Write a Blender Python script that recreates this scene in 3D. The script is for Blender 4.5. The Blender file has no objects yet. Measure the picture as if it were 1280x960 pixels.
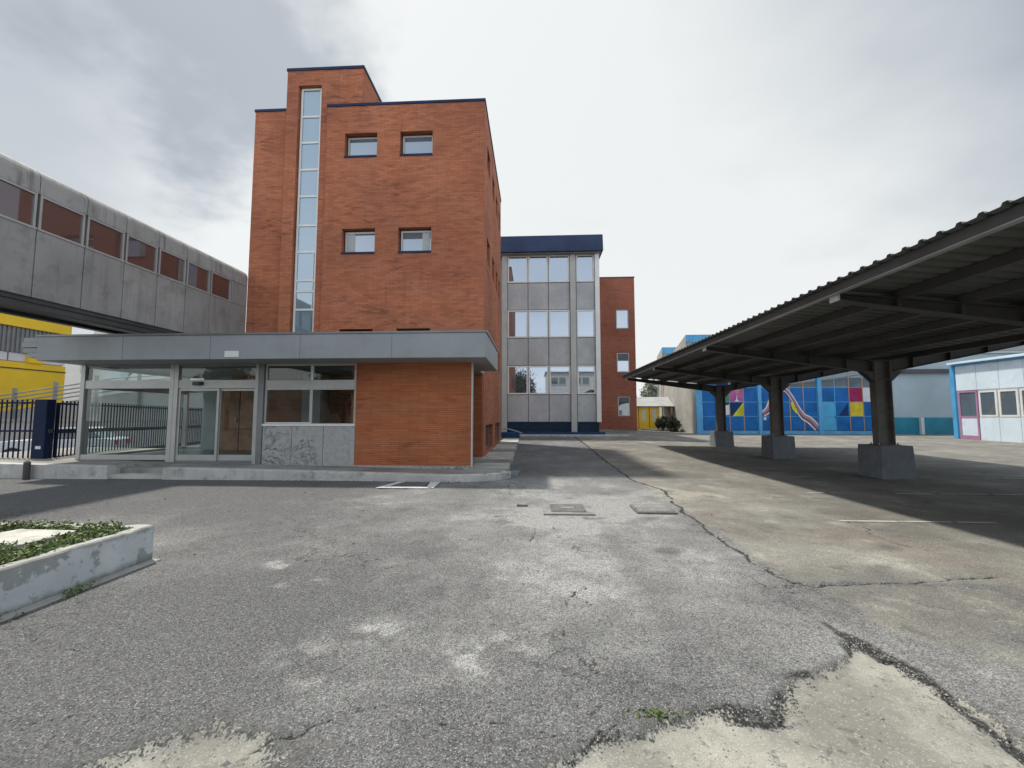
import bpy, bmesh, math, random
import numpy as np
from mathutils import Vector, Matrix
R = math.radians
random.seed(7); rng = np.random.default_rng(7)
sc = bpy.context.scene
C = sc.collection

# ------------------------------------------------------------------ camera
cd = bpy.data.cameras.new("camera"); cam = bpy.data.objects.new("camera", cd); C.objects.link(cam)
cd.sensor_width = 36; cd.lens = 530 / 1280 * 36; cd.clip_start = .05; cd.clip_end = 2000
cam.location = (0, 0, 1.53); cam.rotation_euler = (R(90 + 4.2), 0, R(3.0))
sc.camera = cam
sc.view_settings.view_transform = 'Standard'; sc.view_settings.look = 'None'
sc.view_settings.exposure = 0.45; sc.view_settings.gamma = 1
sc.cycles.max_bounces = 8; sc.cycles.transparent_max_bounces = 16; sc.cycles.caustics_reflective = False

# ------------------------------------------------------------------ sky and sun
SUN = Vector((-.41, .28, 1)).normalized()
w = bpy.data.worlds.new("World"); sc.world = w; w.use_nodes = True
nt = w.node_tree; nt.nodes.clear()
def N(t, **k):
    n = nt.nodes.new(t)
    for a, b in k.items(): setattr(n, a, b)
    return n
def L(a, b): nt.links.new(a, b)
out = N('ShaderNodeOutputWorld'); bg = N('ShaderNodeBackground'); bg.inputs[1].default_value = .1
sky = N('ShaderNodeTexSky', sky_type='NISHITA'); sky.sun_disc = False
sky.sun_elevation = math.asin(SUN.z); sky.sun_rotation = math.atan2(SUN.x, SUN.y)
sky.dust_density = 3; sky.air_density = 1
tc = N('ShaderNodeTexCoord')
def vmath(op, a, b=None):
    n = N('ShaderNodeVectorMath', operation=op); L(a, n.inputs[0])
    if b is not None:
        if isinstance(b, (tuple, Vector)): n.inputs[1].default_value = tuple(b)
        else: L(b, n.inputs[1])
    return n
def wm(op, a, b=None, clamp=False):
    n = N('ShaderNodeMath', operation=op); n.use_clamp = clamp
    for i, v in enumerate((a, b)):
        if v is None: continue
        if isinstance(v, (int, float)): n.inputs[i].default_value = v
        else: L(v, n.inputs[i])
    return n.outputs[0]
def maprange(v, a, b, c=0, d=1):
    n = N('ShaderNodeMapRange'); n.interpolation_type = 'SMOOTHSTEP'
    L(v, n.inputs[0]); n.inputs[1].default_value = a; n.inputs[2].default_value = b
    n.inputs[3].default_value = c; n.inputs[4].default_value = d
    return n.outputs[0]
D = tc.outputs['Generated']
sx = N('ShaderNodeSeparateXYZ'); L(D, sx.inputs[0])
den = wm('ADD', wm('MAXIMUM', sx.outputs[2], 0), .22)
cx = N('ShaderNodeCombineXYZ')
L(wm('DIVIDE', sx.outputs[0], den), cx.inputs[0]); L(wm('DIVIDE', sx.outputs[1], den), cx.inputs[1])
def wnoise(scale, detail, off=(0, 0, 0)):
    a = vmath('ADD', cx.outputs[0], off)
    n = N('ShaderNodeTexNoise'); n.inputs['Scale'].default_value = scale; n.inputs['Detail'].default_value = detail
    n.inputs['Roughness'].default_value = .55
    L(a.outputs[0], n.inputs['Vector']); return n.outputs[0]
n1 = wnoise(.75, 5, (3.1, 1.7, 0)); n2 = wnoise(2.2, 5, (7, 3, 0))
# direction of thin, bright cloud and of one heavy grey cloud
def dirdot(v, warp=.0):
    d = vmath('DOT_PRODUCT', D, Vector(v).normalized()); return d.outputs['Value']
HV = (-.50, .62, .61)
glow = maprange(wm('ADD', dirdot((.06, 1, .46)), wm('MULTIPLY', wm('SUBTRACT', n1, .5), .25)), .62, .98)
lowl = maprange(sx.outputs[2], .0, .55, .30, 0)
heavy = maprange(wm('ADD', dirdot(HV), wm('MULTIPLY', wm('SUBTRACT', n2, .5), .13)), .957, .990)
lum = wm('ADD', wm('ADD', glow, lowl), wm('ADD', wm('MULTIPLY', wm('SUBTRACT', n1, .5), .85), .04), True)
lum = wm('ADD', lum, maprange(wm('MULTIPLY', sx.outputs[0], -1), .1, .6, 0, .32), True)
lum = wm('MULTIPLY', lum, wm('SUBTRACT', 1, wm('MULTIPLY', heavy, .80)), True)
ramp = N('ShaderNodeValToRGB'); L(lum, ramp.inputs[0])
e = ramp.color_ramp.elements
e[0].position = 0; e[0].color = (2.5, 2.85, 3.2, 1)
e[1].position = 1; e[1].color = (6.75, 6.9, 6.8, 1)
m = e.new(.35); m.color = (4.0, 4.3, 4.6, 1)
m = e.new(.68); m.color = (5.4, 5.65, 5.7, 1)
mix = N('ShaderNodeMix', data_type='RGBA'); mix.inputs[0].default_value = .9
L(sky.outputs[0], mix.inputs[6]); L(ramp.outputs[0], mix.inputs[7])
# added fill: unseen sky brightened overhead, behind and to the right of the view
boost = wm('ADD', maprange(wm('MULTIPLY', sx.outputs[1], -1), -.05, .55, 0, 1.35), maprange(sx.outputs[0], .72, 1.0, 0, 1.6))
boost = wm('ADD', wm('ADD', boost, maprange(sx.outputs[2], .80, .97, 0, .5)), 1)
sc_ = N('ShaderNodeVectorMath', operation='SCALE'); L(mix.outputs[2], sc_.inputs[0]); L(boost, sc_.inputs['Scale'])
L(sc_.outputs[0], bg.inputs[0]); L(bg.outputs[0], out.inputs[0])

sl = bpy.data.lights.new("sun", 'SUN'); sl.energy = 3.2; sl.angle = R(2.8); sl.color = (1, .95, .86)
so = bpy.data.objects.new("sun", sl); C.objects.link(so); so.location = (-8, 6, 30)
so.rotation_euler = (-SUN).to_track_quat('-Z', 'Y').to_euler()

# ------------------------------------------------------------------ materials
def newmat(name):
    m = bpy.data.materials.new(name); m.use_nodes = True
    t = m.node_tree; t.nodes.clear()
    o = t.nodes.new('ShaderNodeOutputMaterial'); b = t.nodes.new('ShaderNodeBsdfPrincipled')
    t.links.new(b.outputs[0], o.inputs[0]); return m, t, b, o
class G:
    """small node-graph helper"""
    def __init__(s, t): s.t = t
    def n(s, ty, **k):
        x = s.t.nodes.new(ty)
        for a, b in k.items(): setattr(x, a, b)
        return x
    def l(s, a, b): s.t.links.new(a, b)
    def m(s, op, a, b=None, c=None, clamp=False):
        x = s.n('ShaderNodeMath', operation=op); x.use_clamp = clamp
        for i, v in enumerate((a, b, c)):
            if v is None: continue
            if isinstance(v, (int, float)): x.inputs[i].default_value = v
            else: s.l(v, x.inputs[i])
        return x.outputs[0]
    def noise(s, vec, scale, detail=4, rough=.55, stretch=None, dist=0):
        if stretch:
            mp = s.n('ShaderNodeMapping'); mp.inputs['Scale'].default_value = stretch; s.l(vec, mp.inputs[0]); vec = mp.outputs[0]
        x = s.n('ShaderNodeTexNoise'); s.l(vec, x.inputs['Vector'])
        x.inputs['Scale'].default_value = scale; x.inputs['Detail'].default_value = detail
        x.inputs['Roughness'].default_value = rough; x.inputs['Distortion'].default_value = dist
        return x.outputs[0]
    def rng(s, v, a, b, c=0, d=1):
        x = s.n('ShaderNodeMapRange'); x.interpolation_type = 'SMOOTHSTEP'; s.l(v, x.inputs[0])
        for i, q in enumerate((a, b, c, d)): x.inputs[i + 1].default_value = q
        return x.outputs[0]
    def mix(s, f, a, b, mode='MIX'):
        x = s.n('ShaderNodeMix', data_type='RGBA', blend_type=mode)
        for i, v in ((0, f), (6, a), (7, b)):
            if isinstance(v, (int, float)): x.inputs[i].default_value = v
            elif isinstance(v, tuple): x.inputs[i].default_value = (*v, 1)[:4]
            else: s.l(v, x.inputs[i])
        return x.outputs[2]
    def bump(s, h, strength, dist, b):
        x = s.n('ShaderNodeBump'); x.inputs['Strength'].default_value = strength; x.inputs['Distance'].default_value = dist
        s.l(h, x.inputs['Height']); s.l(x.outputs[0], b.inputs['Normal'])
def surf(name, col, rough=.6, var=.18, scale=1.6, dirt=None, dirt_amt=0, metal=0, fine=0, fine_scale=60, streak=0, bump=0, spec=.5):
    """painted / concrete / metal surface with broad tone changes, dirt, drips and grain"""
    m, t, b, o = newmat(name); g = G(t)
    pos = g.n('ShaderNodeNewGeometry').outputs['Position']
    c2 = tuple(min(1, x * (1 + var)) for x in col); c1 = tuple(x * (1 - var) for x in col)
    n = g.noise(pos, scale, 5)
    c = g.mix(g.rng(n, .3, .7), c1, c2)
    if dirt_amt:
        d = g.rng(g.noise(pos, scale * 2.3, 6, .65), .48, .72)
        c = g.mix(g.m('MULTIPLY', d, dirt_amt), c, dirt)
    if streak:
        d = g.rng(g.noise(pos, 1, 5, .6, stretch=(7, 7, .55)), .5, .75)
        c = g.mix(g.m('MULTIPLY', d, streak), c, dirt or (.08, .08, .08))
    if fine:
        d = g.noise(pos, fine_scale, 2, .7)
        c = g.mix(fine, c, g.mix(d, (0, 0, 0), (1, 1, 1)), 'OVERLAY')
        if bump: g.bump(d, bump, .01, b)
    elif bump:
        g.bump(g.noise(pos, 30, 4), bump, .01, b)
    g.l(c, b.inputs['Base Color'])
    b.inputs['Roughness'].default_value = rough; b.inputs['Metallic'].default_value = metal
    b.inputs['Specular IOR Level'].default_value = spec
    return m
def brick(name, ca, cb, mortar, bw, rh, streak=.5, rough=.85):
    m, t, b, o = newmat(name); g = G(t)
    uv = g.n('ShaderNodeUVMap').outputs[0]
    br = g.n('ShaderNodeTexBrick'); g.l(uv, br.inputs['Vector'])
    br.inputs['Scale'].default_value = 1; br.inputs['Brick Width'].default_value = bw; br.inputs['Row Height'].default_value = rh
    br.inputs['Mortar Size'].default_value = .006; br.inputs['Mortar Smooth'].default_value = .3; br.inputs['Bias'].default_value = -.1
    br.inputs['Color1'].default_value = (*ca, 1); br.inputs['Color2'].default_value = (*cb, 1); br.inputs['Mortar'].default_value = (*mortar, 1)
    big = g.noise(uv, .33, 3)
    c = g.mix(1.0, br.outputs[0], g.mix(g.rng(big, .3, .7), (.82, .80, .80), (1.12, 1.10, 1.06)), 'MULTIPLY')
    # painted shade and highlights of bricks that stand out or sit back
    wob = g.n('ShaderNodeVectorMath', operation='ADD'); g.l(uv, wob.inputs[0])
    wn = g.n('ShaderNodeTexNoise'); g.l(uv, wn.inputs['Vector']); wn.inputs['Scale'].default_value = .55; wn.inputs['Detail'].default_value = 2
    wv = g.n('ShaderNodeVectorMath', operation='SCALE'); g.l(wn.outputs['Color'], wv.inputs[0]); wv.inputs['Scale'].default_value = .7
    g.l(wv.outputs[0], wob.inputs[1])
    s = g.noise(wob.outputs[0], 1, 5, .62, stretch=(1.7, 8.0, 1))
    zone = g.rng(g.noise(uv, .5, 3), .35, .68, .25, 1)
    dark = g.m('MULTIPLY', g.rng(s, .51, .68), zone)
    c = g.mix(g.m('MULTIPLY', dark, min(1, streak * 1.35)), c, tuple(x * .30 for x in ca))
    lite = g.m('MULTIPLY', g.rng(g.noise(wob.outputs[0], 1, 4, .6, stretch=(1.1, 8, 1)), .56, .8), .35 * streak)
    c = g.mix(lite, c, tuple(min(1, x * 1.5 + .01) for x in cb))
    rain = g.m('MULTIPLY', g.rng(g.noise(uv, 1, 5, .6, stretch=(4.5, .28, 1)), .54, .74), g.m('MULTIPLY', zone, .32))
    c = g.mix(rain, c, (.075, .042, .034))
    g.l(c, b.inputs['Base Color']); b.inputs['Roughness'].default_value = rough
    b.inputs['Specular IOR Level'].default_value = .25
    h = g.m('SUBTRACT', g.m('MULTIPLY', s, -.9), br.outputs['Fac'])
    g.bump(h, .5, .02, b)
    return m
def reflect_glass(name, inner, refl=.4, tint=(.86, .93, 1), rough=.02, wav=.0):
    """coated facade glass over a dark room"""
    m, t, b, o = newmat(name); g = G(t)
    b.inputs['Base Color'].default_value = (*inner, 1); b.inputs['Roughness'].default_value = .5
    gl = g.n('ShaderNodeBsdfGlossy'); gl.inputs['Color'].default_value = (*tint, 1); gl.inputs['Roughness'].default_value = rough
    if wav:
        pos = g.n('ShaderNodeNewGeometry').outputs['Position']
        bp = g.n('ShaderNodeBump'); bp.inputs['Strength'].default_value = wav; bp.inputs['Distance'].default_value = .02
        g.l(g.noise(pos, .9, 2), bp.inputs['Height']); g.l(bp.outputs[0], gl.inputs['Normal'])
    fr = g.n('ShaderNodeFresnel'); fr.inputs[0].default_value = 1.5
    f = g.m('ADD', g.m('MULTIPLY', fr.outputs[0], 1 - refl), refl, clamp=True)
    mx = g.n('ShaderNodeMixShader'); g.l(f, mx.inputs[0]); g.l(b.outputs[0], mx.inputs[1]); g.l(gl.outputs[0], mx.inputs[2])
    g.l(mx.outputs[0], o.inputs[0]); return m
def clear_glass(name, refl=.08, tint=(.90, .95, .95)):
    m, t, b, o = newmat(name); g = G(t); t.nodes.remove(b)
    tr = g.n('ShaderNodeBsdfTransparent'); tr.inputs[0].default_value = (*tint, 1)
    gl = g.n('ShaderNodeBsdfGlossy'); gl.inputs['Roughness'].default_value = .01
    fr = g.n('ShaderNodeLayerWeight'); fr.inputs[0].default_value = .5
    f = g.m('ADD', g.m('MULTIPLY', g.m('POWER', fr.outputs['Facing'], 5), 1 - refl), refl, clamp=True)
    mx = g.n('ShaderNodeMixShader'); g.l(f, mx.inputs[0]); g.l(tr.outputs[0], mx.inputs[1]); g.l(gl.outputs[0], mx.inputs[2])
    g.l(mx.outputs[0], o.inputs[0]); return m
def leafmat(name, col):
    m, t, b, o = newmat(name); g = G(t)
    oi = g.n('ShaderNodeNewGeometry')
    v = g.noise(oi.outputs['Position'], 7, 2)
    c = g.mix(oi.outputs['Random Per Island'], tuple(x * .6 for x in col), tuple(x * 1.5 for x in col))
    c = g.mix(g.m('MULTIPLY', v, .4), c, tuple(x * y for x, y in zip(col, (1.5, 1.3, .9))))
    g.l(c, b.inputs['Base Color']); b.inputs['Roughness'].default_value = .6; return m

M = dict(
 brick=brick('tower_brick', (.47, .175, .095), (.36, .125, .068), (.27, .11, .075), .30, .075, .52),
 brick2=brick('lobby_brick', (.46, .165, .075), (.38, .13, .06), (.24, .095, .055), .50, .055, .38),
 brick3=brick('rear_brick', (.36, .13, .082), (.30, .105, .068), (.23, .09, .06), .25, .075, .35),
 navy=surf('navy_paint', (.018, .030, .080), .6, .25, spec=.2),
 navyd=surf('navy_gate_paint', (.007, .016, .05), .6, .2, spec=.15),
 fnavy=surf('roof_fascia_blue', (.034, .050, .105), .65, .15, .8, dirt=(.05, .06, .09), dirt_amt=.5, spec=.2),
 plinth=surf('blue_plinth_paint', (.012, .030, .058), .6, .2, spec=.2, dirt=(.03, .035, .04), dirt_amt=.4),
 fascia=surf('grey_fascia', (.285, .302, .315), .5, .06, .8, dirt=(.20, .215, .225), dirt_amt=.35, streak=.18),
 soffit=surf('soffit', (.22, .23, .24), .7, .1),
 alu=surf('aluminium_frame', (.42, .42, .41), .38, .08, 2, metal=.35),
 alud=surf('dark_aluminium', (.20, .205, .21), .4, .1, metal=.3),
 white=surf('white_frame', (.72, .72, .70), .45, .05),
 cream=surf('pale_frame', (.55, .54, .51), .5, .08),
 bridge=surf('bridge_panel', (.29, .28, .27), .6, .12, .9, dirt=(.145, .137, .125), dirt_amt=.6, streak=.6),
 bridget=surf('bridge_cornice', (.33, .32, .305), .65, .12, 1.1, dirt=(.09, .088, .08), dirt_amt=.5, streak=.75),
 steel=surf('dark_steel', (.055, .055, .058), .55, .2),
 rail=surf('galvanised_rail', (.32, .33, .33), .5, .15, metal=.3),
 conc=surf('concrete', (.34, .33, .31), .85, .15, 1.4, dirt=(.17, .165, .15), dirt_amt=.5, fine=.25, bump=.15),
 kerb=surf('kerb_concrete', (.50, .49, .465), .85, .14, 1.7, dirt=(.16, .155, .145), dirt_amt=.6, streak=.3, fine=.3, bump=.2),
 pave=surf('footpath_concrete', (.27, .26, .235), .9, .25, .9, dirt=(.12, .118, .105), dirt_amt=.7, fine=.3),
 paleslab=surf('pale_slab', (.46, .45, .40), .85, .18, 2.2, dirt=(.24, .235, .2), dirt_amt=.7, fine=.3),
 panel=surf('aggregate_panel', (.44, .444, .448), .8, .10, .9, dirt=(.32, .322, .325), dirt_amt=.5, fine=.4, fine_scale=45, streak=.15),
 pillar=surf('pillar_concrete', (.48, .475, .455), .8, .10, .7, dirt=(.34, .33, .31), dirt_amt=.4, streak=.2),
 marble=None,
 shed_roof=surf('grey_roof', (.36, .37, .36), .7, .1),
 sheet=surf('corrugated_sheet', (.10, .103, .10), .6, .22, 1.1, dirt=(.055, .055, .053), dirt_amt=.5),
 cpsteel=surf('carport_steel', (.062, .062, .062), .55, .22, 1.5, dirt=(.07, .055, .045), dirt_amt=.35),
 cpcol=surf('carport_column_steel', (.125, .118, .110), .55, .2, 2, dirt=(.10, .062, .045), dirt_amt=.6, streak=.35),
 galv=surf('bright_bracket', (.55, .55, .53), .5, .1),
 footing=surf('footing_concrete', (.165, .185, .205), .85, .12, 1.8, dirt=(.09, .10, .11), dirt_amt=.45, streak=.3, fine=.2),
 sky_blue=surf('light_blue_paint', (.085, .34, .62), .45, .12, dirt=(.05, .2, .36), dirt_amt=.3),
 door_blue=surf('mural_blue', (.010, .115, .36), .55, .22, 1.4, dirt=(.04, .13, .3), dirt_amt=.4, streak=.25, spec=.2),
 door_navy=surf('mural_dark_blue', (.006, .03, .11), .5, .15, spec=.2),
 door_cyan=surf('mural_cyan', (.06, .36, .62), .45, .1),
 teal=surf('teal_base_panel', (.008, .20, .30), .5, .12),
 green=surf('mural_green', (.04, .26, .16), .6, .22, 2, spec=.2),
 magenta=surf('mural_magenta', (.40, .11, .30), .6, .22, 2, spec=.2),
 crimson=surf('mural_crimson', (.28, .02, .085), .6, .22, 2, spec=.2),
 yellow=surf('mural_yellow', (.62, .47, .04), .6, .22, 2, spec=.2),
 lime=surf('mural_lime', (.50, .52, .05), .6, .22, 2, spec=.2),
 mwhite=surf('mural_white', (.62, .60, .62), .5, .06),
 mpink=surf('mural_pink', (.45, .20, .23), .5, .08),
 mgrey=surf('mural_grey', (.16, .19, .24), .5, .08),
 orange=surf('mural_orange_line', (.45, .24, .12), .5, .08),
 hallwall=surf('hall_concrete', (.42, .40, .36), .85, .12, .7, dirt=(.28, .26, .23), dirt_amt=.5, streak=.25),
 recess=surf('recess_wall_paint', (.36, .44, .49), .6, .08, .6, dirt=(.26, .31, .35), dirt_amt=.3),
 annex=surf('annex_paint', (.66, .76, .83), .55, .05, .8, dirt=(.36, .41, .45), dirt_amt=.3, streak=.12),
 pinkf=surf('pink_frame', (.42, .20, .33), .5, .1),
 yel=surf('yellow_cladding', (.80, .52, .012), .5, .06, .5, dirt=(.6, .38, .02), dirt_amt=.2),
 corr=surf('grey_cladding', (.20, .20, .20), .6, .1),
 yshed=surf('yellow_shed_paint', (.82, .56, .03), .5, .08),
 wood=surf('wooden_door', (.42, .17, .07), .5, .3, 2.0),
 floor=surf('dark_floor', (.05, .06, .058), .3, .1),
 plaster=surf('interior_plaster', (.40, .42, .42), .8, .05),
 planter=None,
 stone=surf('far_wall', (.40, .38, .36), .8, .12, .5, dirt=(.27, .26, .24), dirt_amt=.4),
 iron=surf('cast_iron', (.12, .118, .115), .65, .25, 6, fine=.3, fine_scale=80),
 ironp=surf('pale_cast_iron', (.22, .217, .205), .7, .25, 6, fine=.3, fine_scale=80),
 upaint=surf('drain_marking_paint', (.62, .61, .58), .8, .1, 3, dirt=(.25, .25, .24), dirt_amt=.5),
 paint=surf('worn_white_paint', (.42, .41, .38), .8, .1, 3, dirt=(.17, .165, .15), dirt_amt=.9, fine=.4),
 gwin=reflect_glass('tower_glass', (.05, .06, .07), .30, (.80, .88, 1), wav=.10),
 gstair=reflect_glass('stair_glass', (.13, .20, .23), .22, (.74, .86, 1)),
 gmid=reflect_glass('office_glass', (.07, .08, .09), .44, (.82, .89, 1), wav=.03),
 gbr=reflect_glass('bridge_glass', (.075, .035, .030), .10, (.9, .9, .95)),
 gann=reflect_glass('annex_glass', (.10, .12, .12), .12),
 gmur=reflect_glass('hall_top_glass', (.06, .075, .085), .08),
 gbase=reflect_glass('basement_glass', (.03, .025, .03), .06),
 glob=clear_glass('lobby_glass', .035),
 blind=surf('window_blind', (.10, .11, .13), .7, .1),
 carw=surf('car_paint', (.70, .71, .72), .25, .03),
 tyre=surf('rubber', (.02, .02, .02), .8, .1),
 red=surf('red_lens', (.5, .012, .015), .3, .05),
 black=surf('black_plastic', (.018, .018, .02), .5, .2),
 blue_box=surf('blue_cover', (.012, .045, .12), .55, .15, spec=.25),
 leaf=leafmat('tree_leaves', (.25, .28, .24)), bushl=leafmat('bush_leaves', (.022, .032, .018)),  # distance haze of the far tree lightened into its leaf colour
 weed=leafmat('weed_leaves', (.075, .125, .025)), weed2=leafmat('pale_weed_leaves', (.15, .17, .085)),
 bark=surf('bark', (.09, .07, .05), .9, .2), soil=surf('soil', (.07, .058, .042), .95, .3, 5, fine=.3),
)
def marble():
    m, t, b, o = newmat('veined_marble'); g = G(t)
    pos = g.n('ShaderNodeNewGeometry').outputs['Position']
    n = g.noise(pos, 1.6, 8, .7, dist=1.2)
    v = g.m('ABSOLUTE', g.m('SUBTRACT', n, .5)); v = g.rng(v, 0, .035, 1, 0)
    zone = g.rng(g.noise(pos, .9, 2), .45, .62)
    c = g.mix(g.noise(pos, 9, 6, .7), (.21, .205, .205), (.55, .54, .53))
    c = g.mix(g.m('MULTIPLY', g.m('MULTIPLY', v, zone), .85), c, (.05, .05, .052))
    c = g.mix(g.m('MULTIPLY', g.rng(g.noise(pos, 14, 4, .7), .55, .7), .5), c, (.14, .135, .135))
    g.l(c, b.inputs['Base Color']); b.inputs['Roughness'].default_value = .45; return m
M['marble'] = marble()
def planterm():
    m, t, b, o = newmat('planter_paint'); g = G(t)
    pos = g.n('ShaderNodeNewGeometry').outputs['Position']
    c = g.mix(g.rng(g.noise(pos, 2.5, 4), .3, .7), (.45, .485, .50), (.56, .59, .60))
    peel = g.m('MAXIMUM', g.rng(g.noise(pos, 2.6, 9, .68), .515, .545), g.m('MULTIPLY', g.rng(g.noise(pos, 11, 6, .7), .58, .64), .7))
    c = g.mix(g.m('MULTIPLY', peel, .8), c, g.mix(g.noise(pos, 14, 5), (.17, .185, .19), (.32, .33, .32)))
    sz = g.n('ShaderNodeSeparateXYZ'); g.l(pos, sz.inputs[0])
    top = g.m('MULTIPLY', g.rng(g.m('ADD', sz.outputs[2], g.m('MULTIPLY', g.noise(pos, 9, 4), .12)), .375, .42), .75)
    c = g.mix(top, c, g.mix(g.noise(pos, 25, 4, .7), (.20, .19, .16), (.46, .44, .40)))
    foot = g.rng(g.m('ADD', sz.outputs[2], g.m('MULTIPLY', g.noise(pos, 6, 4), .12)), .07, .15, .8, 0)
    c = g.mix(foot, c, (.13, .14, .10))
    g.l(c, b.inputs['Base Color']); b.inputs['Roughness'].default_value = .8
    g.bump(g.m('ADD', peel, g.noise(pos, 40, 3)), .35, .012, b); return m
M['planter'] = planterm()

# ------------------------------------------------------------------ mesh helpers
class MB:
    def __init__(s): s.v = []; s.f = []; s.mi = []; s.mats = []
    def mat(s, m):
        if m not in s.mats: s.mats.append(m)
        return s.mats.index(m)
    def face(s, pts, m):
        i = len(s.v); s.v += [tuple(p) for p in pts]; s.f.append(tuple(range(i, i + len(pts)))); s.mi.append(s.mat(m)); return s
    def box(s, x0, x1, y0, y1, z0, z1, m, skip=''):
        x0, x1 = min(x0, x1), max(x0, x1); y0, y1 = min(y0, y1), max(y0, y1); z0, z1 = min(z0, z1), max(z0, z1)
        p = [(x0, y0, z0), (x1, y0, z0), (x1, y1, z0), (x0, y1, z0), (x0, y0, z1), (x1, y0, z1), (x1, y1, z1), (x0, y1, z1)]
        i = len(s.v); s.v += p; k = s.mat(m)
        for nm, q in (('b', (0, 3, 2, 1)), ('t', (4, 5, 6, 7)), ('f', (0, 1, 5, 4)), ('k', (2, 3, 7, 6)), ('l', (3, 0, 4, 7)), ('r', (1, 2, 6, 5))):
            if nm in skip: continue
            s.f.append(tuple(i + a for a in q)); s.mi.append(k)
        return s
    def prism(s, poly, axis, a, b, m):
        """poly: 2-D outline; axis 'x': (y,z) swept over x; 'y': (x,z) swept over y; 'z': (x,y) swept over z"""
        def P(u, v, t): return {'x': (t, u, v), 'y': (u, t, v), 'z': (u, v, t)}[axis]
        n = len(poly); i = len(s.v); k = s.mat(m)
        s.v += [P(u, v, a) for u, v in poly] + [P(u, v, b) for u, v in poly]
        s.f.append(tuple(range(i + n - 1, i - 1, -1))); s.f.append(tuple(range(i + n, i + 2 * n))); s.mi += [k, k]
        for j in range(n):
            q = (j + 1) % n; s.f.append((i + j, i + q, i + n + q, i + n + j)); s.mi.append(k)
        return s
    def bar(s, p, q, wd, ht, m):
        p, q = Vector(p), Vector(q); d = (q - p).normalized()
        up = Vector((0, 0, 1)) if abs(d.z) < .95 else Vector((0, 1, 0))
        a = d.cross(up).normalized() * wd / 2; b = a.cross(d).normalized() * ht / 2
        i = len(s.v); k = s.mat(m)
        for e_ in (p, q): s.v += [tuple(e_ + a * x + b * y) for x, y in ((-1, -1), (1, -1), (1, 1), (-1, 1))]
        for f in ((0, 1, 2, 3), (7, 6, 5, 4), (0, 4, 5, 1), (1, 5, 6, 2), (2, 6, 7, 3), (3, 7, 4, 0)):
            s.f.append(tuple(i + x for x in f)); s.mi.append(k)
        return s
    def tube(s, pts, rad, m, n=12):
        k = s.mat(m); pts = [Vector(p) for p in pts]; rs = rad if isinstance(rad, (list, tuple)) else [rad] * len(pts); i0 = len(s.v)
        for j, p in enumerate(pts):
            d = (pts[min(j + 1, len(pts) - 1)] - pts[max(j - 1, 0)]).normalized()
            up = Vector((0, 0, 1)) if abs(d.z) < .9 else Vector((1, 0, 0))
            a = d.cross(up).normalized(); b = a.cross(d).normalized()
            for t in range(n):
                an = 2 * math.pi * t / n; s.v.append(tuple(p + (a * math.cos(an) + b * math.sin(an)) * rs[j]))
        for j in range(len(pts) - 1):
            for t in range(n):
                u = (t + 1) % n; s.f.append((i0 + j * n + t, i0 + j * n + u, i0 + (j + 1) * n + u, i0 + (j + 1) * n + t)); s.mi.append(k)
        s.f.append(tuple(i0 + t for t in range(n - 1, -1, -1))); s.f.append(tuple(i0 + (len(pts) - 1) * n + t for t in range(n))); s.mi += [k, k]
        return s
    def facade(s, plane, c, u0, u1, z0, z1, holes, m, depth, sgn, inner=None):
        """wall sheet on plane 'y' (y=c, u=x) or 'x' (x=c, u=y) with openings (u0,u1,z0,z1) and reveals going `depth` inward; sgn = outward sign of the normal"""
        def P(u, z, d=0): return (u, c - sgn * d, z) if plane == 'y' else (c - sgn * d, u, z)
        us = sorted({u0, u1, *[x for h in holes for x in h[:2] if u0 < x < u1]}); zs = sorted({z0, z1, *[x for h in holes for x in h[2:] if z0 < x < z1]})
        flip = (plane == 'y') == (sgn > 0)
        def put(q, mm): s.face(q[::-1] if flip else q, mm)
        for a, b in zip(us, us[1:]):
            for e_, f in zip(zs, zs[1:]):
                cu, cz = (a + b) / 2, (e_ + f) / 2
                if any(h[0] < cu < h[1] and h[2] < cz < h[3] for h in holes): continue
                put([P(a, e_), P(b, e_), P(b, f), P(a, f)], m)
        im = inner or m
        for a, b, e_, f in holes:
            put([P(a, e_), P(a, e_, depth), P(b, e_, depth), P(b, e_)][::-1], im)
            put([P(a, f), P(b, f), P(b, f, depth), P(a, f, depth)][::-1], im)
            put([P(a, e_), P(a, f), P(a, f, depth), P(a, e_, depth)][::-1], im)
            put([P(b, e_), P(b, e_, depth), P(b, f, depth), P(b, f)][::-1], im)
        return s
    def build(s, name, parent=None, bevel=0, smooth=False):
        me = bpy.data.meshes.new(name); me.from_pydata(s.v, [], s.f); me.update()
        for m in s.mats: me.materials.append(m)
        me.polygons.foreach_set('material_index', s.mi)
        uvl = me.uv_layers.new(name='UVMap')
        co = np.array(s.v)
        for p in me.polygons:
            n = p.normal; ax = max(range(3), key=lambda i: abs(n[i]))
            for li in p.loop_indices:
                x, y, z = s.v[me.loops[li].vertex_index]
                uvl.data[li].uv = (y + 40, z) if ax == 0 else ((x + 40, z) if ax == 1 else (x + 40, y))
        if smooth:
            me.polygons.foreach_set('use_smooth', [True] * len(me.polygons))
        o = bpy.data.objects.new(name, me); C.objects.link(o)
        if parent is not None:
            o.parent = parent
            wp = Vector((0, 0, 0)); q = parent
            while q is not None: wp += q.location; q = q.parent
            o.location = -wp
        if bevel:
            bm_ = o.modifiers.new('bevel', 'BEVEL'); bm_.width = bevel; bm_.segments = 2; bm_.limit_method = 'ANGLE'
        return o
def tag(o, label=None, cat=None, group=None, kind=None):
    if label: o['label'] = label
    if cat: o['category'] = cat
    if group: o['group'] = group
    if kind: o['kind'] = kind
    return o
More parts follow.
